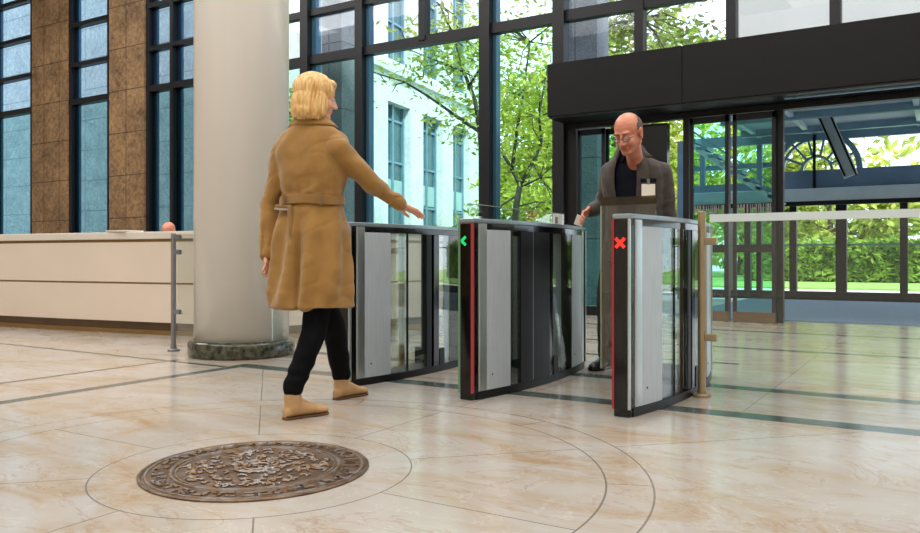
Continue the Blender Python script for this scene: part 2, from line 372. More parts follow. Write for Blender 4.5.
        if cut:
            import bmesh
            bm = bmesh.new(); bm.from_mesh(me2)
            kill = [f for f in bm.faces if cut(f.calc_center_median())]
            bmesh.ops.delete(bm, geom=kill, context='FACES')
            bm.to_mesh(me2); bm.free()
        me2.materials.clear(); me2.materials.append(m)
        o = bpy.data.objects.new(name, me2); link(o)
        if parent: o.parent = parent
        for p in me2.polygons: p.use_smooth = True
        if thick:
            so = o.modifiers.new('t', 'SOLIDIFY'); so.thickness = thick; so.offset = -1
        return o
def copy_tree(o, parent=None):
    c = o.copy(); link(c)
    if parent: c.parent = parent
    for ch in list(o.children): copy_tree(ch, c)
    return c

# ================================================================== SETTING
RX0, RX1, RY0, RY1, RH = -23.0, 7.0, -8.0, 10.2, 7.6
def struct(name, mb, m, **kw):
    o = mb.build(name, m, **kw); o['kind'] = 'structure'; return o
struct('floor', MB().box(RX0, RX1, RY0, RY1 + 0.35, -0.2, 0), M['floor'])
struct('ceiling', MB().box(RX0, RX1, RY0, RY1 + 0.35, RH, RH + 0.3), M['ceiling'])
struct('wall_left', MB().box(RX0 - 0.3, RX0, RY0, RY1 + 0.35, 0, RH), M['plaster'])
struct('wall_right', MB().box(RX1, RX1 + 0.3, RY0, RY1 + 0.35, 0, RH), M['plaster'])
struct('wall_rear', MB().box(RX0 - 0.3, RX1 + 0.3, RY0 - 0.3, RY0, 0, RH), M['plaster'])
YF = RY1
w1a, w1b = atx(69, YF), atx(110, YF)
w2a, w2b = atx(146, YF), -12.0
cw0 = -10.75                                  # the big glazed screen starts behind the round column
w0a, w0b = -19.3, -17.6
piers = [(RX0, w0a), (w0b, w1a), (w1b, w2a), (w2b, cw0)]
wf = MB()
for a, b in piers: wf.box(a, b, YF - 0.02, YF + 0.14, 0, RH)
struct('wall_front', wf, M['granite'])
TR = [0.12, 4.16, 4.96, 5.82, 6.7]
def window(name, a, b, mids):
    r = sroot(name, ((a + b) / 2, YF, 0))
    fr = MB()
    for x in (a + 0.05, b - 0.05): fr.box(x - 0.05, x + 0.05, YF, YF + 0.18, 0.0, RH)
    for x in mids: fr.box(x - 0.045, x + 0.045, YF - 0.02, YF + 0.16, 0.0, RH)
    for i, z in enumerate(TR): fr.box(a, b, YF - 0.01, YF + 0.15, z - (0.06 if i == 1 else 0.045), z + (0.06 if i == 1 else 0.045))
    fr.build('window_frame', M['mullion'], r, world=True)
    rv = MB()
    for x in [a + 0.1] + [q + 0.045 for q in mids]: rv.box(x, x + 0.10, YF + 0.10, YF + 0.16, 0, RH)
    rv.build('window_reveal', M['reveal'], r, world=True)
    MB().box(a, b, YF + 0.08, YF + 0.09, 0.1, TR[1]).build('pane', M['winglass'], r, world=True)
    MB().box(a, b, YF + 0.08, YF + 0.09, TR[1], RH).build('pane', M['blueglass'], r, world=True)
window('window_1', w1a, w1b, [])
window('window_2', w2a, w2b, [atx(172, YF)])
window('window_3', w0a, w0b, [])
# the glazed screen (one framed window wall)
cw = sroot('window_4', (-5, YF, 0))
DX0 = -4.70                                    # entrance starts here
mfull = [cw0 + 0.05, atx(309, YF), atx(363.5, YF), atx(488.5, YF), atx(562, YF)]
mup = [atx(425, YF), atx(641, YF), atx(732.5, YF), atx(836, YF), 0.10, 1.28, 2.46, 3.64, 4.8]
fr = MB()
wid = {1: 0.085, 2: 0.075, 3: 0.085, 4: 0.085, 0: 0.08}
for i, x in enumerate(mfull):
    fr.box(x - wid[i], x + wid[i], YF - 0.14, YF + 0.06, 0, RH)
for x in mup: fr.box(x - 0.06, x + 0.06, YF - 0.10, YF + 0.06, 3.3 if x > -4.7 else TR[1], RH)
for i, z in enumerate(TR):
    h = 0.075 if i == 1 else 0.055
    if i == 0: fr.box(cw0, mfull[4], YF - 0.06, YF + 0.06, 0, 0.16)
    else: fr.box(cw0, 5.6, YF - 0.08, YF + 0.06, z - h, z + h)
fr.build('window_frame', M['mullion'], cw, world=True)
rv = MB()
for i in (1, 2, 3): rv.box(mfull[i] + wid[i], mfull[i] + wid[i] + (0.10 if i == 1 else 0.06), YF - 0.02, YF + 0.10, 0.16, RH)
rv.build('mullion_cover', M['reveal'], cw, world=True)
MB().box(cw0, mfull[4], YF, YF + 0.012, 0.12, TR[1]).build('pane', M['tint'], cw, world=True)
MB().box(cw0, 5.6, YF, YF + 0.012, TR[1], RH).build('pane', M['upper'], cw, world=True)
MB().box(mfull[4], 5.6, YF, YF + 0.012, 3.3, TR[1]).build('pane', M['upper'], cw, world=True)
struct('wall_front_pier', MB().box(5.6, RX1, YF - 0.02, YF + 0.33, 0, RH), M['granite'])
# recessed ceiling lights (the room's own lamps)
proto = None
spots = [(x, y) for x in (-16, -11.5, -7.2, -3.0, 1.2, 4.6) for y in (-5, -1.2, 2.6, 6.6)]
def light_fixture(loc):
    t = thing('ceiling_light', 'square recessed ceiling light with a white frame', 'ceiling light', loc, 0, 'recessed ceiling lights')
    f = MB(); s = 0.55
    f.box(-s, s, -s, -s + 0.05, -0.04, 0.0).box(-s, s, s - 0.05, s, -0.04, 0.0).box(-s, -s + 0.05, -s, s, -0.04, 0.0).box(s - 0.05, s, -s, s, -0.04, 0.0)
    f.build('light_frame', M['ceiling'], t)
    MB().box(-s + 0.05, s - 0.05, -s + 0.05, s - 0.05, -0.02, 0.0).build('diffuser', M['lamp'], t)
    return t
proto = light_fixture((spots[0][0], spots[0][1], RH))
for s_ in spots[1:]:
    c = copy_tree(proto); c.location = (s_[0], s_[1], RH)
LW = (1.0, 0.96, 0.91)
for (x, y, e, sz) in [(-14, 5, 420, 5), (-7.5, 0.5, 300, 5), (-7.5, 7.0, 330, 3), (-1.0, 0.0, 300, 5), (-1.5, 6.8, 250, 3), (4.0, 3, 200, 4), (-3, -5, 220, 5)]:
    l = bpy.data.lights.new('ceiling_lamp_light', 'AREA'); l.energy = e; l.size = sz; l.color = LW
    lo = bpy.data.objects.new('ceiling_lamp_light', l); link(lo); lo.location = (x, y, RH - 0.06)

# ================================================================== ENTRANCE
CYF = 9.62
cx0 = atx(547, CYF)
en = thing('entrance_canopy', 'long black box fascia above the glass entrance doors', 'canopy', (cx0 + 3.5, CYF + 0.3, 2.66))
seams = [cx0, atx(682, CYF), 0.9, 3.2, 5.55]
for a, b in zip(seams[:-1], seams[1:]):
    MB().box(a + 0.003, b - 0.003, CYF, YF + 0.05, 2.68, 3.38).build('fascia_panel', M['fascia'], en, world=True, bevel=0.004)
MB().box(cx0 + 0.02, 5.55, CYF + 0.02, YF + 0.04, 2.655, 2.68).build('underside', M['black'], en, world=True)
MB().box(atx(785, 9.85), 3.0, 9.80, 9.86, 2.64, 2.656).build('reflection_strip', M['bluesteel'], en, world=True)  # blue-grey strip drawn in place of a faint reflection, not a lamp
DZ = 2.58
df = thing('door_portal', 'black metal frame of posts and header around the entrance doors', 'door frame', (-1, YF, 0))
MB().box(mfull[4] + 0.085, 5.6, YF - 0.06, YF + 0.06, DZ, 2.652).build('header', M['black'], df, world=True)
for (pa, pb) in ((567, 577), (684, 690), (727, 730), (775, 784)):
    MB().box(atx(pa, YF), atx(pb, YF), YF - 0.05, YF + 0.05, 0, DZ).build('post', M['black'], df, world=True, bevel=0.004)
MB().box(3.4, 3.5, YF - 0.05, YF + 0.05, 0, DZ).build('post', M['black'], df, world=True, bevel=0.004)
def leaf_door(pa, pb, Y, label, mid=True, z1=DZ - 0.02, decal=True, gm='door'):
    a, b = atx(pa, Y), atx(pb, Y)
    t = thing('glass_door', label, 'door', ((a + b) / 2, Y, 0))
    f = MB(); s = 0.045
    f.box(a, a + s, Y - 0.02, Y + 0.02, 0.0, z1).box(b - s, b, Y - 0.02, Y + 0.02, 0.0, z1)
    f.box(a, b, Y - 0.02, Y + 0.02, z1 - 0.08, z1)
    f.build('leaf_frame', M['mullion'], t, world=True, bevel=0.003)
    MB().box(a, b, Y - 0.025, Y + 0.025, 0.005, 0.13).build('bottom_rail', M['plinth'] if mid else M['black'], t, world=True, bevel=0.003)
    if mid: MB().box(a + s, b - s, Y - 0.025, Y + 0.02, 0.86, 0.955).build('push_rail', M['black'], t, world=True, bevel=0.003)
    MB().box(a + s, b - s, Y - 0.006, Y + 0.006, 0.13, z1 - 0.08).build('door_glass', M[gm], t, world=True)
    if decal:
        dm = MB(); x = a + s + 0.01; i = 0; rnd = random.Random(5)
        while x < b - s - 0.02:
            w = rnd.choice((0.008, 0.012, 0.018)); dm.box(x, x + w, Y - 0.009, Y - 0.007, 1.33, 1.45); x += w + rnd.choice((0.010, 0.016, 0.022))
        dm.build('stripe_decal', M['frost'] if not mid else M['ink'], t, world=True)
    return t
leaf_door(578, 605, YF, 'narrow teal glass door leaf beside the dark mullion behind the man', mid=False, decal=False)
leaf_door(606, 640, YF + 0.1, 'dark glass door leaf directly behind the standing man', mid=False, decal=False)
leaf_door(690, 729, 10.08, 'green tinted glass door leaf just behind the brass post', decal=True)
leaf_door(733, 776, 10.08, 'green tinted glass door leaf with brown foot rail beside the open doorway', decal=True)
dk = thing('door_operator', 'dark boxed panel beside the head of the bald man', 'panel', (atx(655, YF + 0.12), YF + 0.12, 0))
MB().box(atx(643, YF + .12), atx(668, YF + .12), YF + 0.08, YF + 0.2, 1.95, 2.57).build('housing', M['gloss'], dk, world=True)
MB().box(atx(643, YF + .12), atx(650, YF + .12), YF + 0.08, YF + 0.2, 0.0, 1.95).build('post', M['black'], dk, world=True)
# entrance passage beyond the doors
YO = 16.2
tag(MB().box(-3.2, 5.6, YF + 0.4, YO - 0.3, -0.02, 0.012).build('entrance_mat', M['matt']), 'long blue grey entrance mat beyond the doors', 'mat')
so = thing('porch_roof', 'flat grey porch roof with steel beams outside the entrance', 'roof', (0, 13, 3.15))
MB().box(-3.3, 8, YF + 0.36, YO, 3.2, 3.4).build('soffit', M['soffit'], so, world=True)
for y in (12.0, 14.0, 15.6): MB().box(-3.3, 8, y, y + 0.12, 3.08, 3.2).build('beam', M['bluesteel'], so, world=True)
for x in (-3.1, -2.2, -0.4, 1.4): MB().box(x, x + 0.08, YF + 0.4, YO, 3.12, 3.2).build('beam', M['palesteel'], so, world=True)
tag(MB().box(atx(736, 13.6), 8, 13.4, 13.9, 3.45, 8.5).build('upper_wall', M['beige']), 'plain beige upper wall seen above the black canopy', 'wall')
# porch screen: posts, beam, slate parapet, fan shaped arch
ps = thing('porch_screen', 'outer porch screen of dark posts carrying a fan shaped arch', 'screen', (atx(815, YO), YO, 0))
for (pa, pb) in ((725, 732), (745, 751), (757, 762), (790, 797), (836, 847), (900, 908)):
    MB().box(atx(pa, YO), atx(pb, YO), YO - 0.08, YO + 0.08, 0, 1.80).build('post', M['black'], ps, world=True, bevel=0.004)
xa, xb = atx(684, YO), 5.0
MB().box(xa, xb, YO - 0.12, YO + 0.12, 0.0, 0.16).build('kerb', M['black'], ps, world=True)
MB().box(xa, xb, YO - 0.02, YO + 0.02, 1.02, 1.05).build('rail', M['bluesteel'], ps, world=True)
MB().box(xa, xb, YO - 0.35, YO + 0.15, 1.80, 2.08).build('beam', M['palesteel'], ps, world=True, bevel=0.01)
MB().box(xa, xb, YO - 0.38, YO - 0.30, 1.76, 1.84).build('beam_edge', M['black'], ps, world=True)
MB().box(atx(776, YO), xb, YO - 0.05, YO + 0.05, 2.08, 2.44).build('parapet', M['slate'], ps, world=True)
ac = Vector((atx(817, YO), YO, 2.44))
def arc(r, w, a0=0, a1=PI, n=28, d=0.06):
    m_ = MB()
    for i in range(n):
        t0, t1 = a0 + (a1 - a0) * i / n, a0 + (a1 - a0) * (i + 1) / n
        q = [(r - w, t0), (r + w, t0), (r + w, t1), (r - w, t1)]
        vs = [(ac.x + rr * math.cos(t), ac.y + yy, ac.z + rr * math.sin(t)) for yy in (-d, d) for rr, t in q]
        m_.add(vs, [(0, 1, 2, 3), (7, 6, 5, 4), (0, 4, 5, 1), (1, 5, 6, 2), (2, 6, 7, 3), (3, 7, 4, 0)])
    return m_
arc(0.72, 0.05).build('arch_ring', M['bluesteel'], ps, world=True)
arc(0.60, 0.022).build('arch_ring', M['bluesteel'], ps, world=True)
arc(0.26, 0.022).build('arch_ring', M['bluesteel'], ps, world=True)
for a_ in (25, 50, 78, 105, 130, 155):
    t = math.radians(a_)
    MB().bar((ac.x + 0.26 * math.cos(t), ac.y, ac.z + 0.26 * math.sin(t)), (ac.x + 0.7 * math.cos(t), ac.y, ac.z + 0.7 * math.sin(t)), 0.04, 0.04).build('spoke', M['bluesteel'], ps, world=True)
MB().box(ac.x - 0.06, ac.x - 0.01, YO - 0.1, YO - 0.06, 2.08, 3.1).build('post', M['black'], ps, world=True)
MB().box(xa, xb, YO - 0.05, YO + 0.05, 3.0, 3.2).build('beam', M['bluesteel'], ps, world=True)
MB().box(xa, atx(776, YO), YO + 0.1, YO + 0.2, 2.56, 2.66).build('beam', M['bluesteel'], ps, world=True)
MB().box(xa, atx(757, YO), YO, YO + 0.1, 2.10, 2.26).build('beam', M['slate'], ps, world=True)
for px_ in (700, 757, 776): MB().box(atx(px_, YO), atx(px_ + 5, YO), YO - 0.02, YO + 0.08, 2.08, 3.0).build('post', M['slate'], ps, world=True)
st = MB().bar(at(816, 96, 14.6), at(851, 176, 14.6), 0.06, 0.22).build('raking_strut', M['palesteel'], so, world=True)
for o_ in (-6, 6): MB().bar(at(816 + o_, 96, 14.55), at(851 + o_, 176, 14.55), 0.1, 0.03).build('strut_edge', M['black'], st, world=True)
e1, e2 = at(688, 142, 15.4), at(782, 205, 15.4)
es = thing('outdoor_stair', 'pale stair stringer slanting down behind the green tinted doors', 'stair', (e1.x, e1.y, 0))
MB().bar(e1, e2, 0.5, 0.10).build('stringer', M['palesteel'], es, world=True)
MB().bar(e1 + Vector((0, -.3, .28)), e2 + Vector((0, -.3, .28)), 0.03, 0.03).build('handrail', M['slate'], es, world=True)
for i in range(8):
    q = e1.lerp(e2, (i + 0.5) / 8); MB().box(q.x - 0.10, q.x + 0.10, q.y - 0.25, q.y + 0.25, q.z + 0.03, q.z + 0.10).build('step', M['bluesteel'], es, world=True)
MB().box(e1.x - 0.15, e1.x + 0.05, e1.y - 0.2, e1.y + 0.2, 0, e1.z).build('pier', M['slate'], es, world=True)

# ================================================================== OUTSIDE
tag(MB().box(-45, 25, YF + 0.35, 60, -0.3, -0.05).build('paving', M['pave']), 'pale paved forecourt outside the glass front', 'paving', kind='structure')
tag(MB().box(-12, 20, 23, 58, -0.06, 0.0).build('lawn', M['lawn']), 'bright lawn beyond the porch', 'lawn', kind='structure')
def ext_column(px, lab):
    x = atx(px, 12.6)
    t = thing('stone_column', lab, 'column', (x, 12.6, 0))
    MB().box(x - 0.27, x + 0.27, 12.33, 12.87, 0, 9).build('shaft', M['greystone'], t, world=True, bevel=0.01)
    MB().box(x - 0.31, x + 0.31, 12.29, 12.91, 0, 0.3).build('base', M['greystone'], t, world=True, bevel=0.01)
ext_column(340, 'square grey granite column outside the glass behind the woman')
ext_column(588, 'square grey granite column outside the glass above the canopy end')
# pale stone building seen through the tall windows
pb_ = thing('stone_building', 'pale stone building across the court behind the tall windows', 'building', (-28, 15.2, 0))
MB().box(-46, -17.6, 15.0, 18.0, 0, 13).build('wall', M['palestone'], pb_, world=True)
MB().box(-46, -17.5, 14.9, 15.0, 0, 0.6).build('plinth', M['greystone'], pb_, world=True)
# office wing
u0 = Vector((-12.50, 16.0, 0)); ud = Vector((-0.143, 0.99, 0)).normalized(); un = Vector((ud.y, -ud.x, 0))
ow = thing('office_wing', 'white office wing with tall paired windows behind the tree', 'building', u0)
def wbox(s0, s1, n0, n1, z0, z1, name, m, parent=ow):
    q = lambda s, n: tuple((u0 + ud * s + un * n).xy)
    return MB().prism([q(s0, n0), q(s1, n0), q(s1, n1), q(s0, n1)], z0, z1).build(name, m, parent, world=True)
NW = 4
edges = [0.96 + 2.15 * i for i in range(0, NW)]
wbox(-1, 9, -4.2, -0.35, 0, 13, 'wall', M['wing'])
pr = MB()
prev = -1
for e in edges:
    q = lambda s, n: tuple((u0 + ud * s + un * n).xy)
    pr.prism([q(prev, -0.35), q(e, -0.35), q(e, 0), q(prev, 0)], 0, 13); prev = e + 1.34
pr.prism([q(prev, -0.35), q(9, -0.35), q(9, 0), q(prev, 0)], 0, 13)
pr.build('pilaster', M['wing'], ow, world=True)
wbox(-1, 9, -0.36, -0.02, 5.0, 6.15, 'spandrel_wall', M['wing'])
wbox(-1, 9, -0.36, -0.02, 9.6, 13, 'spandrel_wall', M['wing'])
wbox(-1, 9, -0.36, 0.12, 5.75, 5.95, 'cornice', M['wing'])
for i, e in enumerate(edges):
    for (z0, z1) in ((0.0, 5.0), (6.15, 9.6)):
        w = wbox(e + 0.02, e + 1.32, -0.34, -0.27, z0, z1, 'window', M['darkwin'])
        fm = MB(); q = lambda s, n: tuple((u0 + ud * s + un * n).xy)
        for s_ in (e, e + 0.62, e + 1.26): fm.prism([q(s_, -0.3), q(s_ + 0.09, -0.3), q(s_ + 0.09, -0.2), q(s_, -0.2)], z0, z1)
        zz = z0 + 1.1
        while zz < z1 - 0.3: fm.prism([q(e, -0.3), q(e + 1.34, -0.3), q(e + 1.34, -0.22), q(e, -0.22)], zz, zz + 0.06); zz += 1.15
        fm.build('window_bars', M['bluesteel'], w, world=False) if False else fm.build('window_bars', M['bluesteel'], ow, world=True)
        if z0 == 0.0: wbox(e + 0.09, e + 1.26, -0.27, -0.24, 2.35, 2.95, 'spandrel_panel', M['spandrel'])
# trees
def leaves(mb, pts, size, rnd):
    for c in pts:
        a = Vector((rnd.gauss(0, 1), rnd.gauss(0, 1), rnd.gauss(0, .6))).normalized(); b = a.cross(Vector((rnd.gauss(0, 1), rnd.gauss(0, 1), rnd.gauss(0, 1)))).normalized()
        s = size * rnd.uniform(0.6, 1.3); n = a.cross(b) * s * 0.18
        mb.add([c - a * s, c + b * s * 0.42 + n, c + a * s, c - b * s * 0.42 + n], [(0, 1, 2), (0, 2, 3)])
def tree(name, label, base, limbs, crown, nleaf, leafsize, lm, seed, group=None, trunk_r=0.11):
    """limbs: polylines in world space with radii; crown: list of (centre, radii, weight)"""
    rnd = random.Random(seed)
    t = thing(name, label, 'tree', base, 0, group)
    tr = MB()
    for pts, r0, r1 in limbs:
        n = len(pts); tr.tube(pts, [r0 + (r1 - r0) * i / (n - 1) for i in range(n)], 7)
    tips = []
    for c, rad, w in crown:
        for k in range(int(6 * w)):
            tip = Vector(c) + Vector((rnd.uniform(-.8, .8) * rad[0], rnd.uniform(-.8, .8) * rad[1], rnd.uniform(-.7, .8) * rad[2]))
            allp = [p for pts, _, _ in limbs for p in pts[len(pts) // 2:]]
            src = min(allp, key=lambda p: (Vector(p) - tip).length + rnd.uniform(0, .5)); src = Vector(src)
            mid = src.lerp(tip, 0.5) + Vector((rnd.uniform(-.15, .15), rnd.uniform(-.15, .15), rnd.uniform(0, .2)))
            tr.tube([src, mid, tip], [0.022, 0.014, 0.006], 5); tips += [tip, mid]
    tr.build('trunk', M['bark'], t, world=True, smooth=True)
    lf = MB(); tw = sum(w for _, _, w in crown)
    for c, rad, w in crown:
        n = int(nleaf * w / tw); pts = []
        cl = [Vector(c) + Vector((rnd.gauss(0, .5) * rad[0], rnd.gauss(0, .5) * rad[1], rnd.gauss(0, .5) * rad[2])) for _ in range(max(6, n // 45))]
        for i in range(n):
            q = rnd.choice(cl); sp_ = 0.28 + leafsize
            pts.append(q + Vector((rnd.gauss(0, sp_), rnd.gauss(0, sp_), rnd.gauss(0, sp_ * .5))))
        leaves(lf, [p for p in pts if p.z > 0.2 and p.y > 12.95], leafsize, rnd)
    lf.build('foliage', lm, t, world=True)
    return t
Y1 = 16.3
g = lambda px, py, Y=Y1: at(px, py, Y)
tree('young_tree', 'slim forked tree with yellow green leaves right outside the glass', g(515, 290) * 1 - Vector((0, 0, g(515, 290).z)),
     [([Vector((g(512, 300).x, Y1, 0)), g(514, 240), g(516, 207), g(520, 185)], 0.085, 0.07),
      ([g(520, 185), g(508, 162), g(497, 147), g(480, 120, 16.4)], 0.05, 0.02),
      ([g(520, 185), g(531, 165), g(542, 144), g(539, 117), g(545, 80)], 0.05, 0.02),
      ([g(512, 170), g(517, 130), g(523, 95), g(530, 42)], 0.045, 0.018), ([g(518, 195), g(502, 205), g(496, 215)], 0.03, 0.012), ([g(521, 187), g(540, 178), g(553, 165)], 0.03, 0.012)],
     [(g(520, 60), (1.5, .8, 1.3), 3), (g(535, 130), (1.0, .7, 1.0), 2), (g(500, 110), (1.0, .7, .9), 1.4), (g(550, 190), (.8, .6, .7), 1)], 1500, 0.085, M['leaf'], 3)
Y2 = 13.9
g2 = lambda px, py, Y=Y2: at(px, py, Y)
tree('young_tree', 'leafy tree whose long bare branch crosses the white office wing', (g2(486, 258).x, Y2, 0),
     [([Vector((g2(487, 300).x, Y2, 0)), g2(486, 200), g2(480, 132)], 0.09, 0.06),
      ([g2(480, 132), g2(455, 115), g2(428, 96), g2(405, 82), g2(372, 72)], 0.04, 0.014),
      ([g2(480, 132), g2(475, 100), g2(464, 72), g2(455, 40), g2(440, 5)], 0.05, 0.02),
      ([g2(470, 85), g2(485, 60), g2(492, 20)], 0.03, 0.012), ([g2(464, 72), g2(440, 62), g2(410, 50)], 0.022, 0.01)],
     [(g2(465, 40), (1.1, .7, 1.0), 2.4), (g2(425, 35), (1.0, .6, .55), 1.2), (g2(470, 95), (.7, .6, .6), .8), (g2(400, 84), (1.0, .4, .25), .35), (g2(450, 128), (.7, .4, .3), .3)], 1500, 0.080, M['leaf2'], 8)
def blob_tree(name, label, px, Y, z, rad, n, size, lm, seed, group=None):
    x = atx(px, Y); c = Vector((x, Y, z))
    tree(name, label, (x, Y, 0), [([Vector((x, Y, 0)), Vector((x + .1, Y, z * .5)), Vector((x, Y, z))], 0.16, 0.06)],
         [(c, rad, 3), (c + Vector((rad[0] * .7, 0, -rad[2] * .5)), (rad[0] * .5, rad[1] * .6, rad[2] * .5), 1), (c + Vector((-rad[0] * .7, 0, -rad[2] * .4)), (rad[0] * .5, rad[1] * .6, rad[2] * .5), 1)], n, size, lm, seed, group)
blob_tree('street_tree', 'sparse olive leaved tree showing above the black canopy', 640, 14.5, 5.3, (1.2, .5, .8), 900, 0.085, M['leaf3'], 21)
blob_tree('street_tree', 'distant green tree glimpsed between white column and dark mullion', 292, 13.9, 4.2, (.7, .4, .7), 700, 0.08, M['leaf2'], 22)
blob_tree('broadleaf_tree', 'tall yellow green tree filling the glass beside the canopy end', 546, 26.5, 5.2, (2.3, 1.3, 3.5), 7500, 0.15, M['leaf'], 23)
blob_tree('broadleaf_tree', 'broad light green tree behind the grey column above the canopy', 612, 31, 8.0, (3.4, 1.6, 4.2), 5000, 0.23, M['leaf2'], 24)
blob_tree('broadleaf_tree', 'bright tree behind the slim tree with the long bare branch', 462, 36, 11, (2.0, 1.6, 3.8), 2600, 0.20, M['leaf'], 25)
blob_tree('broadleaf_tree', 'green tree at the garden edge behind the open doorway', 828, 32.5, 3.6, (3.4, 1.2, 2.6), 4000, 0.22, M['leaf2'], 26)
blob_tree('broadleaf_tree', 'pale green tree behind the tinted door leaves', 740, 38, 4.4, (4.0, 1.2, 3.0), 4500, 0.24, M['leaf'], 27)
blob_tree('broadleaf_tree', 'green garden tree seen behind the bald man', 668, 43, 4.6, (4.2, 1.6, 3.6), 3600, 0.24, M['hedge'], 28)
blob_tree('garden_shrub', 'big rounded yellow green shrub low behind the slim tree', 528, 21.0, 1.9, (1.5, .4, 1.4), 3000, 0.11, M['leaf'], 41)
def hedge(label, x0, x1, y, z, n, seed, lm='hedge'):
    rnd = random.Random(seed); t = thing('hedge', label, 'hedge', ((x0 + x1) / 2, y, 0))
    MB().box(x0 + .1, x1 - .1, y - .35, y + .35, 0, z - .15).build('core', M['hedgecore'], t, world=True, bevel=0.1)
    lf = MB(); pts = []
    for _ in range(n):
        s = rnd.random()
        if s < .65: pts.append(Vector((rnd.uniform(x0, x1), y - .4 - rnd.uniform(0, .12), rnd.uniform(0.05, z))))
        else: pts.append(Vector((rnd.uniform(x0, x1), y + rnd.uniform(-.45, .45), z - .12 + rnd.gauss(0, .09))))
    leaves(lf, pts, 0.13, rnd); lf.build('foliage', M[lm], t, world=True)
hedge('clipped green hedge outside seen low between the gates', -12.2, -5.2, 18.5, 1.5, 5200, 31)
hedge('long low hedge bordering the lawn beyond the porch', -6.0, 9.0, 29.0, 1.35, 6500, 32)

# ================================================================== ROUND COLUMN
cc = Vector((-4.92, 4.60, 0))
rc = thing('round_column', 'large glossy cream round column on a dark marble base', 'column', cc)
MB().lathe([(0.378, 0.10), (0.378, RH - 0.01)], cc.x, cc.y, 72).build('shaft', M['column'], rc, world=True, smooth=True)
MB().lathe([(0.415, 0.0), (0.425, 0.02), (0.425, 0.105), (0.412, 0.125), (0.37, 0.13)], cc.x, cc.y, 72).build('base_ring', M['greenmarble'], rc, world=True, smooth=True)
MB().lathe([(0.45, RH - 0.2), (0.45, RH - 0.01)], cc.x, cc.y, 72).build('top_collar', M['column'], rc, world=True)

# ================================================================== RECEPTION DESK
fl = [(-15.5, 4.35), (-8.3, 5.08), (-6.4, 5.34), (-5.62, 5.52), (-5.45, 5.68), (-4.92, 7.65)]
def off_line(pts, o):
    res = []
    for i, p in enumerate(pts):
        a = Vector(pts[max(i - 1, 0)]); b = Vector(pts[min(i + 1, len(pts) - 1)]); t = (b - a).normalized(); n = Vector((-t.y, t.x))
        res.append(tuple(Vector(p) + n * o))
    return res
def strip(o0, o1, z0, z1, name, m, parent, bevel=0.0):
    return MB().prism(off_line(fl, o0) + off_line(fl, o1)[::-1], z0, z1).build(name, m, parent, world=True, bevel=bevel)
dk_ = thing('reception_desk', 'long curved cream reception desk with bronze inlay lines', 'desk', (-8, 5.4, 0))
strip(0.05, 0.55, 0, 0.13, 'plinth', M['plinth'], dk_)
strip(0.03, 0.05, 0.0, 0.045, 'kick_strip', M['gold'], dk_)
strip(0.0, 0.6, 0.13, 0.52, 'lower_panel', M['cream'], dk_)
strip(0.008, 0.59, 0.52, 0.54, 'inlay', M['gold'], dk_)
strip(0.0, 0.6, 0.54, 0.955, 'upper_panel', M['cream'], dk_)
strip(0.008, 0.59, 0.955, 0.985, 'inlay', M['gold'], dk_)
strip(-0.02, 0.62, 0.985, 1.06, 'desk_top', M['creamtop'], dk_, bevel=0.006)
p0 = P(132, 231, 8.6); pp = thing('paper_stack', 'low white stack of papers on the reception desk top', 'papers', (p0.x, 5.12, 1.061))
MB().box(-0.03, 0.26, 0.05, 0.3, 0, 0.012).build('sheet_block', M['paper'], pp, bevel=0.001)
MB().box(-0.01, 0.27, 0.04, 0.29, 0.012, 0.020).build('sheet_block', M['paper'], pp, bevel=0.001)

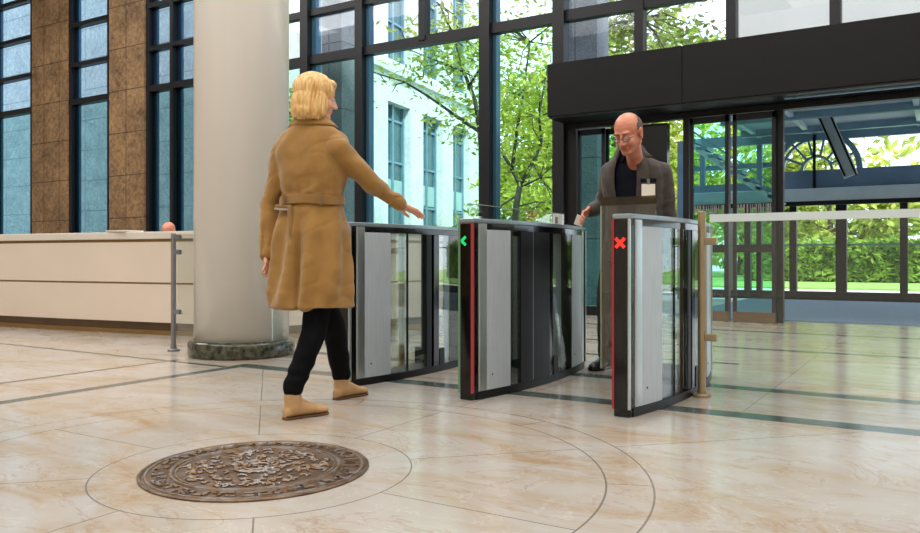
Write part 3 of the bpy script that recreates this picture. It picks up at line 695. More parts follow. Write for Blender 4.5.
# ================================================================== SPEED GATES
GL = 1.60
def gx(y, side, inset=0.0):
    q = 1 - ((y - GL / 2) / (GL / 2)) ** 2
    return (0.042 + 0.093 * q - inset) if side > 0 else -(0.042 + 0.03 * q - inset)
def gslab(y0, y1, z0, z1, inset=0.0, n=8, mb=None):
    ys = [y0 + (y1 - y0) * i / n for i in range(n + 1)]
    return (mb or MB()).prism([(gx(y, 1, inset), y) for y in ys] + [(gx(y, -1, inset), y) for y in reversed(ys)], z0, z1)
def gskin(y0, y1, z0, z1, side, i0, i1, n=8):
    ys = [y0 + (y1 - y0) * i / n for i in range(n + 1)]
    return MB().prism([(gx(y, side, i0), y) for y in ys] + [(gx(y, side, i1), y) for y in reversed(ys)], z0, z1)
GH = 1.01
def gate(label, loc, sym, edge_l, edge_r, dark_mid=False, wing=None):
    t = thing('speed_gate', label, 'access gate', loc, 0, None)
    gslab(0.03, GL - 0.03, 0.0, 0.045, -0.004, 20).build('base_plinth', M['black'], t, bevel=0.003)
    gslab(0.0, GL, 0.985, GH, -0.006, 24).build('top_cap', M['cap'], t, bevel=0.004)
    gslab(0.10, GL - 0.10, 0.95, 0.985, 0.004, 20).build('under_cap_trim', M['gloss'], t)  # dark gloss trim band just under the cap
    for s, (y0, y1) in ((0, (0.0, 0.052)), (1, (GL - 0.052, GL))):
        hd = gslab(y0, y1, 0.0, 0.985, 0.002, 3).build('end_head', M['gloss'], t, bevel=0.006)
        ye = -0.003 if s == 0 else GL - 0.001
        if s == 0:
            MB().box(-0.047, -0.039, ye - 0.004, 0.02, 0.04, 0.985).build('light_strip', edge_l, t)
            MB().box(0.035, 0.045, ye - 0.004, 0.012, 0.04, 0.985).build('light_strip', edge_r, t)
            if sym == 'arrow':
                MB().bar((-0.026, ye - .002, 0.885), (0.0, ye - .002, 0.908), 0.006, 0.014).bar((-0.026, ye - .002, 0.885), (0.0, ye - .002, 0.862), 0.006, 0.014).build('green_arrow', M['green'], t)
            elif sym == 'cross':
                MB().bar((-0.028, ye - .002, 0.842), (0.018, ye - .002, 0.888), 0.006, 0.016).bar((-0.028, ye - .002, 0.888), (0.018, ye - .002, 0.842), 0.006, 0.016).build('red_cross', M['red'], t)
        else:
            MB().box(-0.05, 0.05, GL - 0.002, GL + 0.004, 0.04, 0.985).build('end_frame', M['steelrim'], t)
    for (y0, y1) in ((0.050, 0.115), (GL - 0.115, GL - 0.050)):
        gslab(y0, y1, 0.045, 0.985, -0.003, 3).build('steel_column', M['steelrim'], t, bevel=0.004)
    for (y0, y1) in ((0.115, 0.335), (1.22, GL - 0.115)):
        pnl = gslab(y0, y1, 0.045, 0.95, 0.0, 8).build('steel_panel', M['steel'], t, bevel=0.002)
        MB().ellip((gx(y0 + .05, 1) + 0.001, y0 + 0.05, 0.13), (0.003, 0.006, 0.006), n=10, m=6).build('panel_lock', M['black'], t)
    for (y0, y1, mt) in ((0.335, 0.70, 'glass'), (0.86, 1.02, 'glass'), (1.02, 1.22, 'darkglass')):
        gskin(y0, y1, 0.045, 0.95, 1, 0.004, 0.012).build('side_glass', M[mt], t)
    gskin(0.335, 1.22, 0.045, 0.95, -1, 0.004, 0.012).build('side_glass', M['glass'], t)
    gskin(0.50, 0.508, 0.045, 0.95, 1, 0.002, 0.014, 1).build('glass_joint', M['black'], t)
    gskin(0.70, 0.765, 0.045, 0.95, 1, 0.0, 0.045, 3).build('inner_post', M['black'], t, bevel=0.004)
    gskin(0.79, 0.86, 0.0, 0.95, 1, 0.0, 0.045, 3).build('inner_post', M['gloss'], t, bevel=0.004)
    gslab(0.86, 0.93, 0.0, 0.16, -0.004, 3).build('foot_box', M['black'], t, bevel=0.004)
    if dark_mid:
        gslab(0.44, 0.80, 0.045, 0.95, -0.002, 4).build('drive_housing', M['black'], t)
        MB().bar((gx(0.58, 1, 0.0), 0.58, 0.05), (gx(0.58, 1, 0.0), 0.58, 0.95), 0.004, 0.006).build('edge_line', M['postgrey'], t)
    if wing == 'along':
        w = MB().box(-0.045, -0.037, 0.10, 1.42, 0.12, 1.10).build('glass_wing', M['glass'], t)
        MB().box(-0.0455, -0.0365, 0.10, 1.42, 1.098, 1.102).build('glass_edge', M['edge'], w)
    if wing == 'across':
        y = GL / 2 - 0.01; w = MB().box(-0.415, -0.075, y - 0.006, y + 0.006, 0.12, 1.155).build('glass_wing', M['wingpane'], t)
        MB().box(-0.418, -0.075, y - 0.007, y + 0.007, 1.108, 1.158).build('top_band', M['band'], w)
        MB().box(-0.418, -0.412, y - 0.007, y + 0.007, 0.12, 1.108).build('glass_edge', M['edge'], w)
    return t
G1 = gate('speed gate beside the white column reached over by the woman in the camel coat', (-3.135, 3.76, 0), None, M['greenstrip'], M['steelrim'])
G2 = gate('middle speed gate with a green arrow and red light strip on its black end', (-2.265, 3.76, 0), 'arrow', M['greenstrip'], M['redstrip'], dark_mid=True, wing='along')
G3 = gate('speed gate showing a red cross beside the brass post', (-1.365, 3.76, 0), 'cross', M['redstrip'], M['steelrim'], wing='across')
# small notice on the glass
nb = thing('notice_card', 'small white card stuck on glass above the middle gate', 'card', (-2.265 - 0.036, 3.76 + 1.31, 1.02))
MB().box(0, 0.004, -0.09, 0.06, -0.005, 0.07).build('card', M['paper'], nb)
MB().box(0.004, 0.005, -0.06, -0.02, 0.01, 0.055).build('printed_symbol', M['ink'], nb)

# ================================================================== GLASS BARRIERS
def barrier(label, x0, x1, y, z1, band, m, posts):
    """glass panel held by clamps on its posts"""
    t = thing('glass_barrier', label, 'glass barrier', ((x0 + x1) / 2, y, 0))
    for px_, h, side, clamps in posts:
        f = lambda mb: MB().add([v + Vector((px_, y, 0)) for v in mb.v], mb.f)
        f(MB().lathe([(0.022, 0.0), (0.022, h - 0.004), (0.018, h)], 0, 0, 24)).build('post', m, t, world=True)
        f(MB().lathe([(0.05, 0.0), (0.05, 0.014), (0.044, 0.020), (0.026, 0.022), (0.026, 0.04)], 0, 0, 28)).build('foot_plate', m, t, world=True)
        for z in clamps: f(MB().box(0.018 * side, 0.085 * side, -0.014, 0.014, z - 0.02, z + 0.02)).build('glass_clamp', m, t, world=True, bevel=0.003)
    MB().box(x0, x1, y - 0.006, y + 0.006, 0.12, z1).build('pane', M['glass'], t, world=True)
    if band: MB().box(x0, x1, y - 0.0075, y + 0.0075, z1 - 0.042, z1 + 0.001).build('frosted_band', M['frost'], t, world=True)
    else: MB().box(x0, x1, y - 0.007, y + 0.007, z1 - 0.004, z1 + 0.001).build('top_edge', M['edge'], t, world=True)
barrier('narrow glass barrier with a grey post in front of the reception desk', -5.53, -5.31, 4.45, 0.985, False, M['postgrey'], [(-5.58, 1.0, 1, (0.97, 0.84, 0.335))])
barrier('glass barrier with a brass post between the column and the nearest gate', -4.54, -3.33, 4.56, 0.985, False, M['brass'], [(-3.28, 1.0, -1, (0.84, 0.335))])
barrier('long glass barrier with frosted top band and brass post beside the red cross gate', -1.13, 0.57, 4.55, 1.035, True, M['brass'], [(-1.175, 1.055, 1, (0.885, 0.34)), (0.62, 1.055, -1, (0.885, 0.34))])

# ================================================================== FLOOR MEDALLION
md_ = thing('floor_medallion', 'round cast bronze medallion set into the marble floor', 'medallion', (MED.x, MED.y, 0))
MB().lathe([(0.418, 0.0), (0.418, 0.006), (0.414, 0.009), (0.408, 0.009), (0.402, 0.004), (0.0, 0.004)][:5] + [(0.001, 0.004)], 0, 0, 96).build('disc', M['bronze'], md_)
def torus_ring(r, w, h, m, name):
    MB().lathe([(r - w, 0.003), (r - w * .6, 0.003 + h), (r + w * .6, 0.003 + h), (r + w, 0.003)], 0, 0, 96).mesh
    n = 96; mb = MB(); prof = [(r - w, 0.003), (r - w * .5, 0.003 + h), (r + w * .5, 0.003 + h), (r + w, 0.003)]
    rings = [[(q * math.cos(2 * PI * i / n), q * math.sin(2 * PI * i / n), z) for i in range(n)] for q, z in prof]
    mb.loft(rings, closed=False).build(name, m, md_)
torus_ring(0.392, 0.006, 0.006, M['bronzehi'], 'rim_ring')
torus_ring(0.305, 0.007, 0.008, M['bronzehi'], 'inner_ring')
torus_ring(0.288, 0.004, 0.006, M['bronzehi'], 'inner_ring')
rnd = random.Random(4); mb = MB()
for i in range(44):                     # raised border ornaments
    a = 2 * PI * i / 44; c_, s_ = math.cos(a), math.sin(a); tx, ty = -s_, c_
    for j in range(rnd.choice((2, 3))):
        rr = 0.33 + 0.045 * rnd.random(); w_, l_ = rnd.uniform(.004, .009), rnd.uniform(.010, .022)
        if rnd.random() < .5: w_, l_ = l_, w_
        o_ = rnd.uniform(-.012, .012); px_, py_ = rr * c_ + tx * o_, rr * s_ + ty * o_
        q = [(px_ + c_ * sa * w_ + tx * sb * l_, py_ + s_ * sa * w_ + ty * sb * l_) for sa, sb in ((-1, -1), (1, -1), (1, 1), (-1, 1))]
        mb.prism(q, 0.003, 0.010)
mb.build('border_relief', M['bronzehi'], md_)
mb = MB()                               # leafy scrolls, mirrored about the middle
for k in range(150):
    x, y = rnd.uniform(0.01, .25), rnd.uniform(-.25, .25)
    if x * x + y * y > .068: continue
    a = rnd.uniform(0, 2 * PI); r_ = rnd.uniform(.010, .032); sw = rnd.uniform(2, 4.5)
    for sgn in (1, -1):
        pts = [(sgn * (x + (r_ * (1 - .14 * q)) * math.cos(a + sw * q / 7)), y + (r_ * (1 - .14 * q)) * math.sin(a + sw * q / 7), 0.007) for q in range(8)]
        mb.tube(pts, [.0022 + .0022 * math.sin(PI * q / 7) for q in range(8)], 6)
for rr in (.04, .07): 
    mb.tube([(rr * math.cos(2 * PI * q / 24), rr * 1.2 * math.sin(2 * PI * q / 24), .008) for q in range(25)], .0045, 6)
mb.build('centre_relief', M['bronzehi'], md_, smooth=True)

# ================================================================== PEOPLE
def rotz(a): return Matrix.Rotation(a, 3, 'Z')
def hand(mb, wrist, fwd, thumb, s=1.0, curl=0.35, spread=0.10):
    """palm plus five separate fingers; fwd = along the hand, thumb = side where the thumb leaves"""
    f = Vector(fwd).normalized(); t = Vector(thumb); t = (t - f * t.dot(f)).normalized(); nrm = f.cross(t).normalized()
    if nrm.z > 0: nrm = -nrm                                     # palm side faces down
    w = Vector(wrist)
    for k, (o, L, r) in enumerate(((0.032, .073, .0088), (0.011, .082, .0092), (-0.011, .076, .0088), (-0.031, .058, .0078))):
        kn = w + (f * 0.088 + t * o * 1.02) * s
        mb.cap(w + (f * 0.012 + t * o * 0.62) * s, kn, 0.0125 * s, 0.0115 * s)
        d = (f + t * o * spread * 40 * 0.2).normalized(); p = kn; ang = curl
        for q, fr_ in enumerate((.46, .30, .24)):
            dd = (d * math.cos(ang) + nrm * math.sin(ang)).normalized(); nx = p + dd * L * fr_ * s
            mb.cap(p, nx, (r - .0006 * q) * s, (r - .0006 * (q + 1)) * s, n=10); p = nx; ang += curl
    b = w + (f * 0.022 + t * 0.026) * s; p1 = b + (f * 0.030 + t * 0.030 + nrm * 0.010) * s; p2 = p1 + (f * 0.030 + t * 0.008 + nrm * 0.008) * s; p3 = p2 + (f * 0.024 - t * 0.002 + nrm * .006) * s
    mb.cap(b, p1, .0135 * s, .0115 * s); mb.cap(p1, p2, .0112 * s, .0098 * s); mb.cap(p2, p3, .0098 * s, .0082 * s)
def head_frame(c, yaw, pitch, s=1.0):
    R_ = Matrix.Rotation(yaw, 3, 'Z') @ Matrix.Rotation(-pitch, 3, 'X')
    return lambda v: Vector(c) + R_ @ (Vector(v) * s), R_
def head(mb, c, yaw, pitch, s, neck_to):
    T, R_ = head_frame(c, yaw, pitch, s)
    E = lambda q, r: mb.ellip(T(q), [x * s for x in r], R_)
    Cc = lambda a, b, r0, r1=None: mb.cap(T(a), T(b), r0 * s, (r0 if r1 is None else r1) * s)
    E((0, -.015, .032), (.075, .096, .084)); E((0, .018, -.03), (.064, .070, .082))
    Cc((.046, -.005, -.052), (.012, .062, -.092), .026, .020); Cc((-.046, -.005, -.052), (-.012, .062, -.092), .026, .020)
    E((0, .068, -.093), (.020, .018, .018)); E((.036, .055, -.032), (.024, .026, .026)); E((-.036, .055, -.032), (.024, .026, .026))
    Cc((-.036, .072, .024), (.036, .072, .024), .013); Cc((0, .084, .012), (0, .104, -.030), .009, .0125)
    E((.012, .094, -.035), (.009, .010, .008)); E((-.012, .094, -.035), (.009, .010, .008))
    Cc((-.018, .078, -.058), (.018, .078, -.058), .008); Cc((-.014, .076, -.068), (.014, .076, -.068), .009)
    for sx in (1, -1):
        E((sx * .077, -.008, -.006), (.009, .019, .031)); E((sx * .081, -.014, .008), (.008, .014, .018)); E((sx * .078, -.002, -.032), (.007, .009, .010))
        E((sx * .031, .072, .002), (.0165, .0125, .011))
    mb.cap(T((0, -.022, -.06)), neck_to, 0.050 * s, 0.054)
    return T, R_
def ring(cx, cy, z, hw, hd, n=36, p=2.4):
    r = []
    for i in range(n):
        a = 2 * PI * i / n; c_, s_ = math.cos(a), math.sin(a)
        r.append(Vector((cx + hw * math.copysign(abs(c_) ** (2 / p), c_), cy + hd * math.copysign(abs(s_) ** (2 / p), s_), z)))
    return r
def interp(tab, z):
    tab = sorted(tab)
    if z <= tab[0][0]: return tab[0][1:]
    for a, b in zip(tab[:-1], tab[1:]):
        if z <= b[0]:
            f = (z - a[0]) / (b[0] - a[0]); return tuple(x + (y - x) * f for x, y in zip(a[1:], b[1:]))
    return tab[-1][1:]
def foot(mb, heel, toe, w, h, zs=0.012):
    heel, toe = Vector(heel), Vector(toe); d = toe - heel; n = Vector((-d.y, d.x, 0)).normalized(); rings = []
    for t, hw, hh in ((0, .020, .045), (.06, .030, .07), (.2, .034, .095), (.38, .034, .098), (.55, .040, .072), (.72, .046, .052), (.88, .040, .042), (.97, .024, .032), (1, .010, .022)):
        c = heel + d * t; q = []
        for i in range(20):
            a = 2 * PI * i / 20; q.append(c + n * (hw * w * math.cos(a)) + Vector((0, 0, zs + hh * h * (0.5 + 0.5 * math.sin(a)))))
        rings.append(q)
    return mb.loft(rings)
def sole_mb(heel, toe, w, z0=0.0, z1=0.018, grow=1.08):
    heel, toe = Vector(heel), Vector(toe); d = toe - heel; n = Vector((-d.y, d.x, 0)).normalized(); L = []; R_ = []
    for t, hw in ((-.01, .016), (.04, .028), (.2, .034), (.4, .033), (.6, .040), (.75, .046), (.9, .038), (.99, .018), (1.01, .008)):
        c = heel + d * t; L.append((c + n * hw * w * grow).xy); R_.append((c - n * hw * w * grow).xy)
    return MB().prism([tuple(q) for q in L] + [tuple(q) for q in R_[::-1]], z0, z1)
def wr(v, f=9.0, seed=0.0): return noise.noise(Vector((v.x * f + seed, v.y * f, v.z * f * .8)))

# ---------------------------------------------------------------- woman
WR = Vector((-2.775, 3.07, 0)); WY = math.radians(17)
Wi = rotz(-WY)
def wl(v): return Wi @ (Vector(v) - WR)
wo = thing('person', 'blonde woman in a belted camel coat walking up to the gates', 'person', WR, WY)
hc = wl(P(317, 98, 4.06)); neck = Vector((0.0, 0.01, 1.40))
rs, re_, rw = wl(P(337, 148, 4.00)), wl(P(372, 184, 4.09)), wl(P(402, 205, 4.24)); rh = wl(P(416, 212, 4.30))
ls, le, lw = wl(P(285, 150, 4.12)), wl(P(270, 204, 4.15)), wl(P(268, 249, 4.10)); lh = wl(P(270, 266, 4.07))
hipr, hipl = Vector((.085, 0, .88)), Vector((-.085, 0, .88))
kr, kl = wl(P(314, 332, 3.99)), wl(P(334, 327, 4.28))
heelr, toer = wl((-2.745, 2.835, 0)), wl((-2.675, 3.075, 0)); heell, toel = wl((-2.888, 3.38, 0)), wl((-2.862, 3.63, 0))
ar = heelr.lerp(toer, .2); ar.z = .10; al = heell.lerp(toel, .2); al.z = .10
hyaw = -math.radians(52)
b = MB()
T, R_ = head(b, hc, hyaw, math.radians(8), 0.98, neck)
b.loft([ring(0, .015 * (z > 1.1), z, hw, hd) for z, hw, hd in ((.84, .12, .08), (.95, .155, .10), (1.06, .12, .08), (1.2, .13, .09), (1.34, .15, .09), (1.40, .10, .07))])
b.chain([rs, re_, rw], [.04, .034, .026]); b.chain([ls, le, lw], [.04, .034, .026])
b.chain([hipr, kr, ar, ar - Vector((0, 0, .05))], [.07, .042, .026, .026]); b.chain([hipl, kl, al, al - Vector((0, 0, .05))], [.07, .042, .026, .026])
b.cap(ar - Vector((0, 0, .04)), toer + Vector((0, 0, .03)) - (toer - heelr) * .15, .025, .018); b.cap(al - Vector((0, 0, .04)), toel + Vector((0, 0, .03)) - (toel - heell) * .15, .025, .018)
hand(b, rw, rh - rw, Vector((-1, .3, .1)), 0.94, 0.10); hand(b, lw, lh - lw, Vector((0.2, 1, 0)), 0.94, 0.42)
b.solid('body', M['skin'], wo, 0.0048, 3)
# coat
CT = [(.535, .218, .175, 0, 0), (.62, .213, .168, 0, 0), (.75, .206, .158, 0, 0), (.93, .192, .142, 0, 0), (1.04, .165, .118, 0, 0), (1.085, .152, .108, 0, .004), (1.12, .156, .110, 0, .006), (1.22, .180, .122, 0, .01), (1.32, .196, .122, 0, .014), (1.385, .198, .110, 0, .014), (1.43, .172, .094, 0, .014), (1.465, .115, .080, 0, .012), (1.50, .072, .066, 0, .01), (1.52, .060, .058, 0, .01)]
c = MB(); c.loft([ring(cx_, cy_, z, hw, hd) for z, hw, hd, cx_, cy_ in CT])
c.cap(Vector((.13, .01, 1.37)), rs, .075, .066); c.cap(Vector((-.13, .01, 1.37)), ls, .075, .064)
c.chain([rs, re_, rw.lerp(re_, .10)], [.068, .053, .045]); c.chain([ls, le, lw.lerp(le, .08)], [.066, .054, .047])
c.cap(rw.lerp(re_, .28), rw.lerp(re_, .10), .049, .049); c.cap(lw.lerp(le, .28), lw.lerp(lh, .30), .051, .050)
def coat_disp(v, n):
    d = 0.013 * wr(v, 5) + 0.005 * wr(v, 17, 3)
    cr = noise.noise(Vector((v.x * 5 + v.z * 3.5, v.y * 5, v.z * 9 - v.x * 5)))
    d -= 0.0028 * math.exp(-(cr / .09) ** 2)
    if v.z > 1.12: d += 0.006 * math.sin(34 * (v.z - .9 * v.x) + 7 * wr(v, 4, 9)) * (0.35 + max(0, wr(v, 5, 7)))
    a = math.atan2(v.y, v.x); r = math.hypot(v.x, v.y)
    if v.z < 1.07 and r < .26:
        k = min(1, (1.07 - v.z) / .22); d += k * min(1, (v.z - .53) / .08) * 0.013 * math.sin(a * 9 + 1.5 * math.sin(v.z * 4))
        if v.y < 0: d -= 0.022 * k * math.exp(-((v.x + 0.012 * v.z) / .012) ** 2) - 0.008 * k * math.exp(-((v.x - .035) / .02) ** 2)
    if 1.07 < v.z < 1.34 and r < .24: d += 0.004 * math.sin(a * 13 + v.z * 14) * math.exp(-((v.z - 1.10) / .07) ** 2)
    return d
c.solid('coat', M['coat'], wo, 0.0075, 5, coat_disp)
def band(tab, z0, z1, grow, n=48, wob=0.0, tilt=0.0):
    m_ = MB(); out = []; inn = []
    for z in (z0, z1):
        hw, hd, cx_, cy_ = interp(tab, z)
        out.append([q + Vector((0, 0, tilt * q.x + wob * math.sin(3 * math.atan2(q.y, q.x)))) for q in ring(cx_, cy_, z, hw + grow, hd + grow, n)])
        inn.append([q + Vector((0, 0, tilt * q.x + wob * math.sin(3 * math.atan2(q.y, q.x)))) for q in ring(cx_, cy_, z, hw + grow - .008, hd + grow - .008, n)])
    return m_.loft([inn[0], out[0], out[1], inn[1]], closed=False)
belt = band(CT, 1.062, 1.108, .012, wob=.004).build('belt', M['coatdark'], wo, smooth=False, bevel=0.002)
MB().cap((-.06, -.128, 1.045), (-.145, -.105, 1.052), .010).cap((-.06, -.130, 1.045), (-.045, -.140, .90), .012, .016).build('belt_tail', M['coatdark'], wo, smooth=True)
MB().bar((-.055, -.138, 1.032), (-.150, -.116, 1.040), .006, .010).build('belt_buckle', M['buckle'], wo)
for x in (-.10, .10): MB().box(x - .006, x + .006, -.130, -.108, 1.055, 1.115).build('belt_loop', M['coatdark'], wo, bevel=.002)
cl = MB(); rr_ = []
for z, g_ in ((1.462, .014), (1.478, .018), (1.508, .018), (1.522, .008)):
    hw, hd, cx_, cy_ = interp(CT, z); rr_.append(ring(cx_, cy_, z + 0.004, hw + g_ * .8, hd + g_ * .6, 40))
cl.loft(rr_, closed=False); co = cl.build('collar', M['coat'], wo, smooth=True); so_ = co.modifiers.new('t', 'SOLIDIFY'); so_.thickness = .01
# hair: a bob with the face left open
h = MB(); E = lambda q, r: h.ellip(T(q), r, R_)
E((0, -.022, .038), (.092, .108, .092)); E((0, -.048, -.035), (.092, .080, .095)); E((.062, -.012, -.045), (.038, .058, .085)); E((-.062, -.012, -.045), (.038, .058, .085))
E((.0, -.06, -.085), (.088, .062, .058)); E((0, .052, .080), (.060, .038, .026))
Ri = R_.inverted()
def hair_disp(v, n):
    q = Ri @ (v - hc); a = math.atan2(q.y, q.x)
    return 0.004 * math.sin(a * 34 + 5 * wr(v, 9)) * (0.4 + .6 * min(1, max(0, .1 - q.z) / .12)) + .005 * wr(v, 16) - (0.010 if q.z < -.125 else 0)
h.solid('hair', M['blonde'], wo, 0.005, 3, hair_disp)
for sx in (1, -1):
    e = MB().ellip(T((sx * .031, .0765, .002)), (.0105, .0105, .0085), R_).build('eye', M['eye'], wo, smooth=True)
    MB().ellip(T((sx * .031, .0855, .002)), (.0048, .003, .0048), R_).build('iris', M['iris'], e, smooth=True)
MB().cap(T((-.016, .0865, -.061)), T((.016, .0865, -.061)), .0045).build('lips', M['lip'], wo, smooth=True)
# trousers and boots
t_ = MB(); t_.loft([ring(0, 0, z, hw, hd) for z, hw, hd in ((.80, .15, .10), (.90, .165, .11), (1.0, .14, .095))])
t_.chain([hipr, kr, ar + Vector((0, 0, .05))], [.092, .064, .050]); t_.chain([hipl, kl, al + Vector((0, 0, .04))], [.092, .064, .054])
t_.solid('trousers', M['trouser'], wo, 0.0075, 4, lambda v, n: .004 * wr(v, 14) + .003 * math.sin(v.z * 60 + 8 * wr(v, 5)) * max(0, 1 - abs(v.z - .22) / .2))
for hl, to, an in ((heelr, toer, ar), (heell, toel, al)):
    bt = MB(); foot(bt, hl, to, .98, .95, .008)
    bt.cap(Vector((an.x, an.y, .06)), Vector((an.x, an.y, .145)), .043, .044)
    bo = bt.solid('ankle_boot', M['suede'], wo, 0.005, 4, lambda v, n: .0015 * wr(v, 40))
    sole_mb(hl, to, .98, 0, .011, 1.03).build('boot_sole', M['sole'], bo, bevel=.003)

# ---------------------------------------------------------------- man
MR = Vector((-1.86, 5.30, 0)); MY = math.radians(178)
Mi = rotz(-MY)
def ml(v): return Mi @ (Vector(v) - MR)
ma = thing('person', 'bald man in a grey jacket with glasses holding a card over the gate', 'person', MR, MY)
hc2 = ml(P(628, 133.5, 5.18)); nk = ml(P(636, 165, 5.32))
s1, e1_, w1_ = ml(P(611, 172, 5.48)), ml(P(603, 205, 5.66)), ml(P(590, 211, 5.50)); h1 = ml(P(582, 216, 5.44))
s2, e2_, w2_ = ml(P(662, 173, 5.34)), ml(P(668, 217, 5.40)), ml(P(662, 252, 5.28)); h2 = ml(P(660, 268, 5.24))
th_, tt_ = ml((-2.06, 5.45, 0)), ml((-2.095, 5.17, 0)); lh_, lt_ = ml((-1.84, 5.62, 0)), ml((-1.80, 5.34, 0))
hr, hl_ = Vector((.09, 0, .92)), Vector((-.11, 0, .92))
k1, k2 = Vector((.15, .06, .50)), Vector((-.07, .0, .50))
a1 = th_.lerp(tt_, .22); a1.z = .09; a2 = lh_.lerp(lt_, .22); a2.z = .09
cxm = -.045
b = MB(); T2, R2 = head(b, hc2, math.radians(-6), math.radians(27), 1.13, nk)
b.loft([ring(cxm * min(1, max(0, (z - .9) * 3)), .1 * max(0, z - .9), z, hw, hd) for z, hw, hd in ((.86, .13, .09), (.95, .145, .10), (1.1, .14, .10), (1.25, .16, .10), (1.38, .16, .085), (1.43, .09, .06))])
b.chain([s1, e1_, w1_], [.045, .038, .030]); b.chain([s2, e2_, w2_], [.045, .038, .030])
b.chain([hr, k1, a1, a1 - Vector((0, 0, .04))], [.08, .055, .038, .035]); b.chain([hl_, k2, a2, a2 - Vector((0, 0, .04))], [.08, .055, .038, .035])
for hh, tt, aa in ((th_, tt_, a1), (lh_, lt_, a2)): b.cap(aa - Vector((0, 0, .04)), hh.lerp(tt, .85) + Vector((0, 0, .03)), .028, .02)
hand(b, w1_, h1 - w1_, Vector((-.5, .5, .8)), 1.05, 0.40); hand(b, w2_, h2 - w2_, Vector((0, 1, 0)), 1.05, 0.42)
b.solid('body', M['skinm'], ma, 0.0048, 2)
JT = [(.76, .205, .142, -.02, .0), (.85, .200, .138, -.02, .0), (1.0, .190, .132, -.028, .015), (1.12, .196, .136, cxm, .035), (1.25, .214, .140, cxm, .055), (1.34, .222, .134, cxm, .065), (1.405, .212, .114, cxm, .076), (1.445, .170, .094, cxm, .085), (1.485, .110, .080, cxm, .095), (1.52, .080, .074, cxm, .105)]
def sheet_y(tab, x, z, grow=0.0, p=2.4):
    hw, hd, cx_, cy_ = interp(tab, z); u_ = min(.999, abs((x - cx_) / (hw + grow)))
    return cy_ + (hd + grow) * (1 - u_ ** p) ** (1 / p)
def opening(z): return interp([(.76, .085), (1.0, .070), (1.15, .074), (1.3, .086), (1.40, .084), (1.47, .070), (1.56, .066)], z)[0]
j_ = MB(); j_.loft([ring(cx_, cy_, z, hw, hd) for z, hw, hd, cx_, cy_ in JT])
j_.cap(Vector((cxm + .14, .07, 1.37)), s1, .080, .070); j_.cap(Vector((cxm - .14, .07, 1.37)), s2, .080, .070)
j_.chain([s1, e1_, w1_.lerp(e1_, .06)], [.072, .058, .046]); j_.chain([s2, e2_, w2_.lerp(e2_, .06)], [.072, .060, .048])
def in_open(q):
    cx_, cy_ = interp(JT, q.z)[2:]
    return q.y > cy_ + .03 and abs(q.x - cx_) < opening(q.z)
j_.solid('jacket', M['jacket'], ma, 0.0075, 5, lambda v, n: .006 * wr(v, 8) + .004 * wr(v, 20, 5) + (.004 * math.sin(v.z * 55 + 6 * wr(v, 6)) if (v - e1_).length < .14 or (v - e2_).length < .14 else 0), cut=in_open, thick=.006)
sh = MB(); sh.loft([ring(cx_, cy_ - .002, z, hw - .018, hd - .014) for z, hw, hd, cx_, cy_ in JT[:-1]] + [ring(cxm, .110, 1.525, .068, .066), ring(cxm, .116, 1.545, .063, .062)])
shirt = sh.solid('shirt', M['shirt'], ma, 0.0075, 3, lambda v, n: .004 * wr(v, 12))
MB().bar((cxm, sheet_y(JT, cxm, 1.44) - .008, 1.44), (-.02, sheet_y(JT, -.02, .9) - .006, .9), .022, .006).build('button_placket', M['shirt'], shirt)
for sx in (1, -1):              # lapels and shirt collar points
    m_ = MB(); n = 16; zz = [1.475 - (1.475 - 1.06) * i / n for i in range(n + 1)]; in_, ou = [], []
    for z in zz:
        f = (1.475 - z) / .415; wd = .018 + .055 * math.sin(min(1, f * 1.25 + .12) * PI) ** .8 if f < .78 else .012 + .1 * (1 - f) * .2
        cx_ = interp(JT, z)[2]; xi = cx_ + sx * (opening(z) - .006); xo = cx_ + sx * (opening(z) + wd)
        in_.append(Vector((xi, sheet_y(JT, xi, z) + .010, z))); ou.append(Vector((xo, sheet_y(JT, xo, z) + .013, z - .004)))
    m_.add(in_ + ou, [(i, i + 1, n + 2 + i, n + 1 + i) for i in range(n)])
    lp = m_.build('lapel', M['lapel'], ma, smooth=True); q_ = lp.modifiers.new('t', 'SOLIDIFY'); q_.thickness = .008; q_.offset = 0
    m_ = MB().prism([(0, 0), (.045, .012), (.05, .05), (.0, .03)], 0, .006)
    yy = sheet_y(JT, cxm + sx * .03, 1.47)
    m_ = MB().add([(cxm + sx * .008, yy + .006, 1.475), (cxm + sx * .055, yy - .02, 1.515), (cxm + sx * .062, yy - .012, 1.47), (cxm + sx * .035, yy + .006, 1.435)], [(0, 1, 2, 3)])
    cs = m_.build('shirt_collar', M['shirt'], shirt); q_ = cs.modifiers.new('t', 'SOLIDIFY'); q_.thickness = .006; q_.offset = 0
jc = MB(); rows = []                # standing jacket collar round the back and sides of the neck
for z, g_ in ((1.475, .020), (1.50, .016), (1.545, .008), (1.550, .001), (1.50, .004)):
    r_ = []
    for i in range(29):
        a = math.radians(60 - 300 * i / 28); hw, hd, cx_, cy_ = interp(JT, min(z, 1.52))
        r_.append(Vector((cx_ + (hw + g_) * math.cos(a), cy_ + (hd + g_) * math.sin(a) + (z - 1.475) * .3, z - .035 * max(0, math.sin(a)))))
    rows.append(r_)
jc.add([q for r_ in rows for q in r_], [(a * 29 + i, a * 29 + i + 1, (a + 1) * 29 + i + 1, (a + 1) * 29 + i) for a in range(4) for i in range(28)])
jcc = jc.build('jacket_collar', M['lapel'], ma, smooth=True); q_ = jcc.modifiers.new('t', 'SOLIDIFY'); q_.thickness = .005; q_.offset = 0
bx_, bz_ = ml(P(643, 188, 5.15)).x, 1.235
by_ = sheet_y(JT, bx_, bz_) + .020
bt_ = math.atan2(sheet_y(JT, bx_ + .04, bz_) - sheet_y(JT, bx_ - .04, bz_), .08)
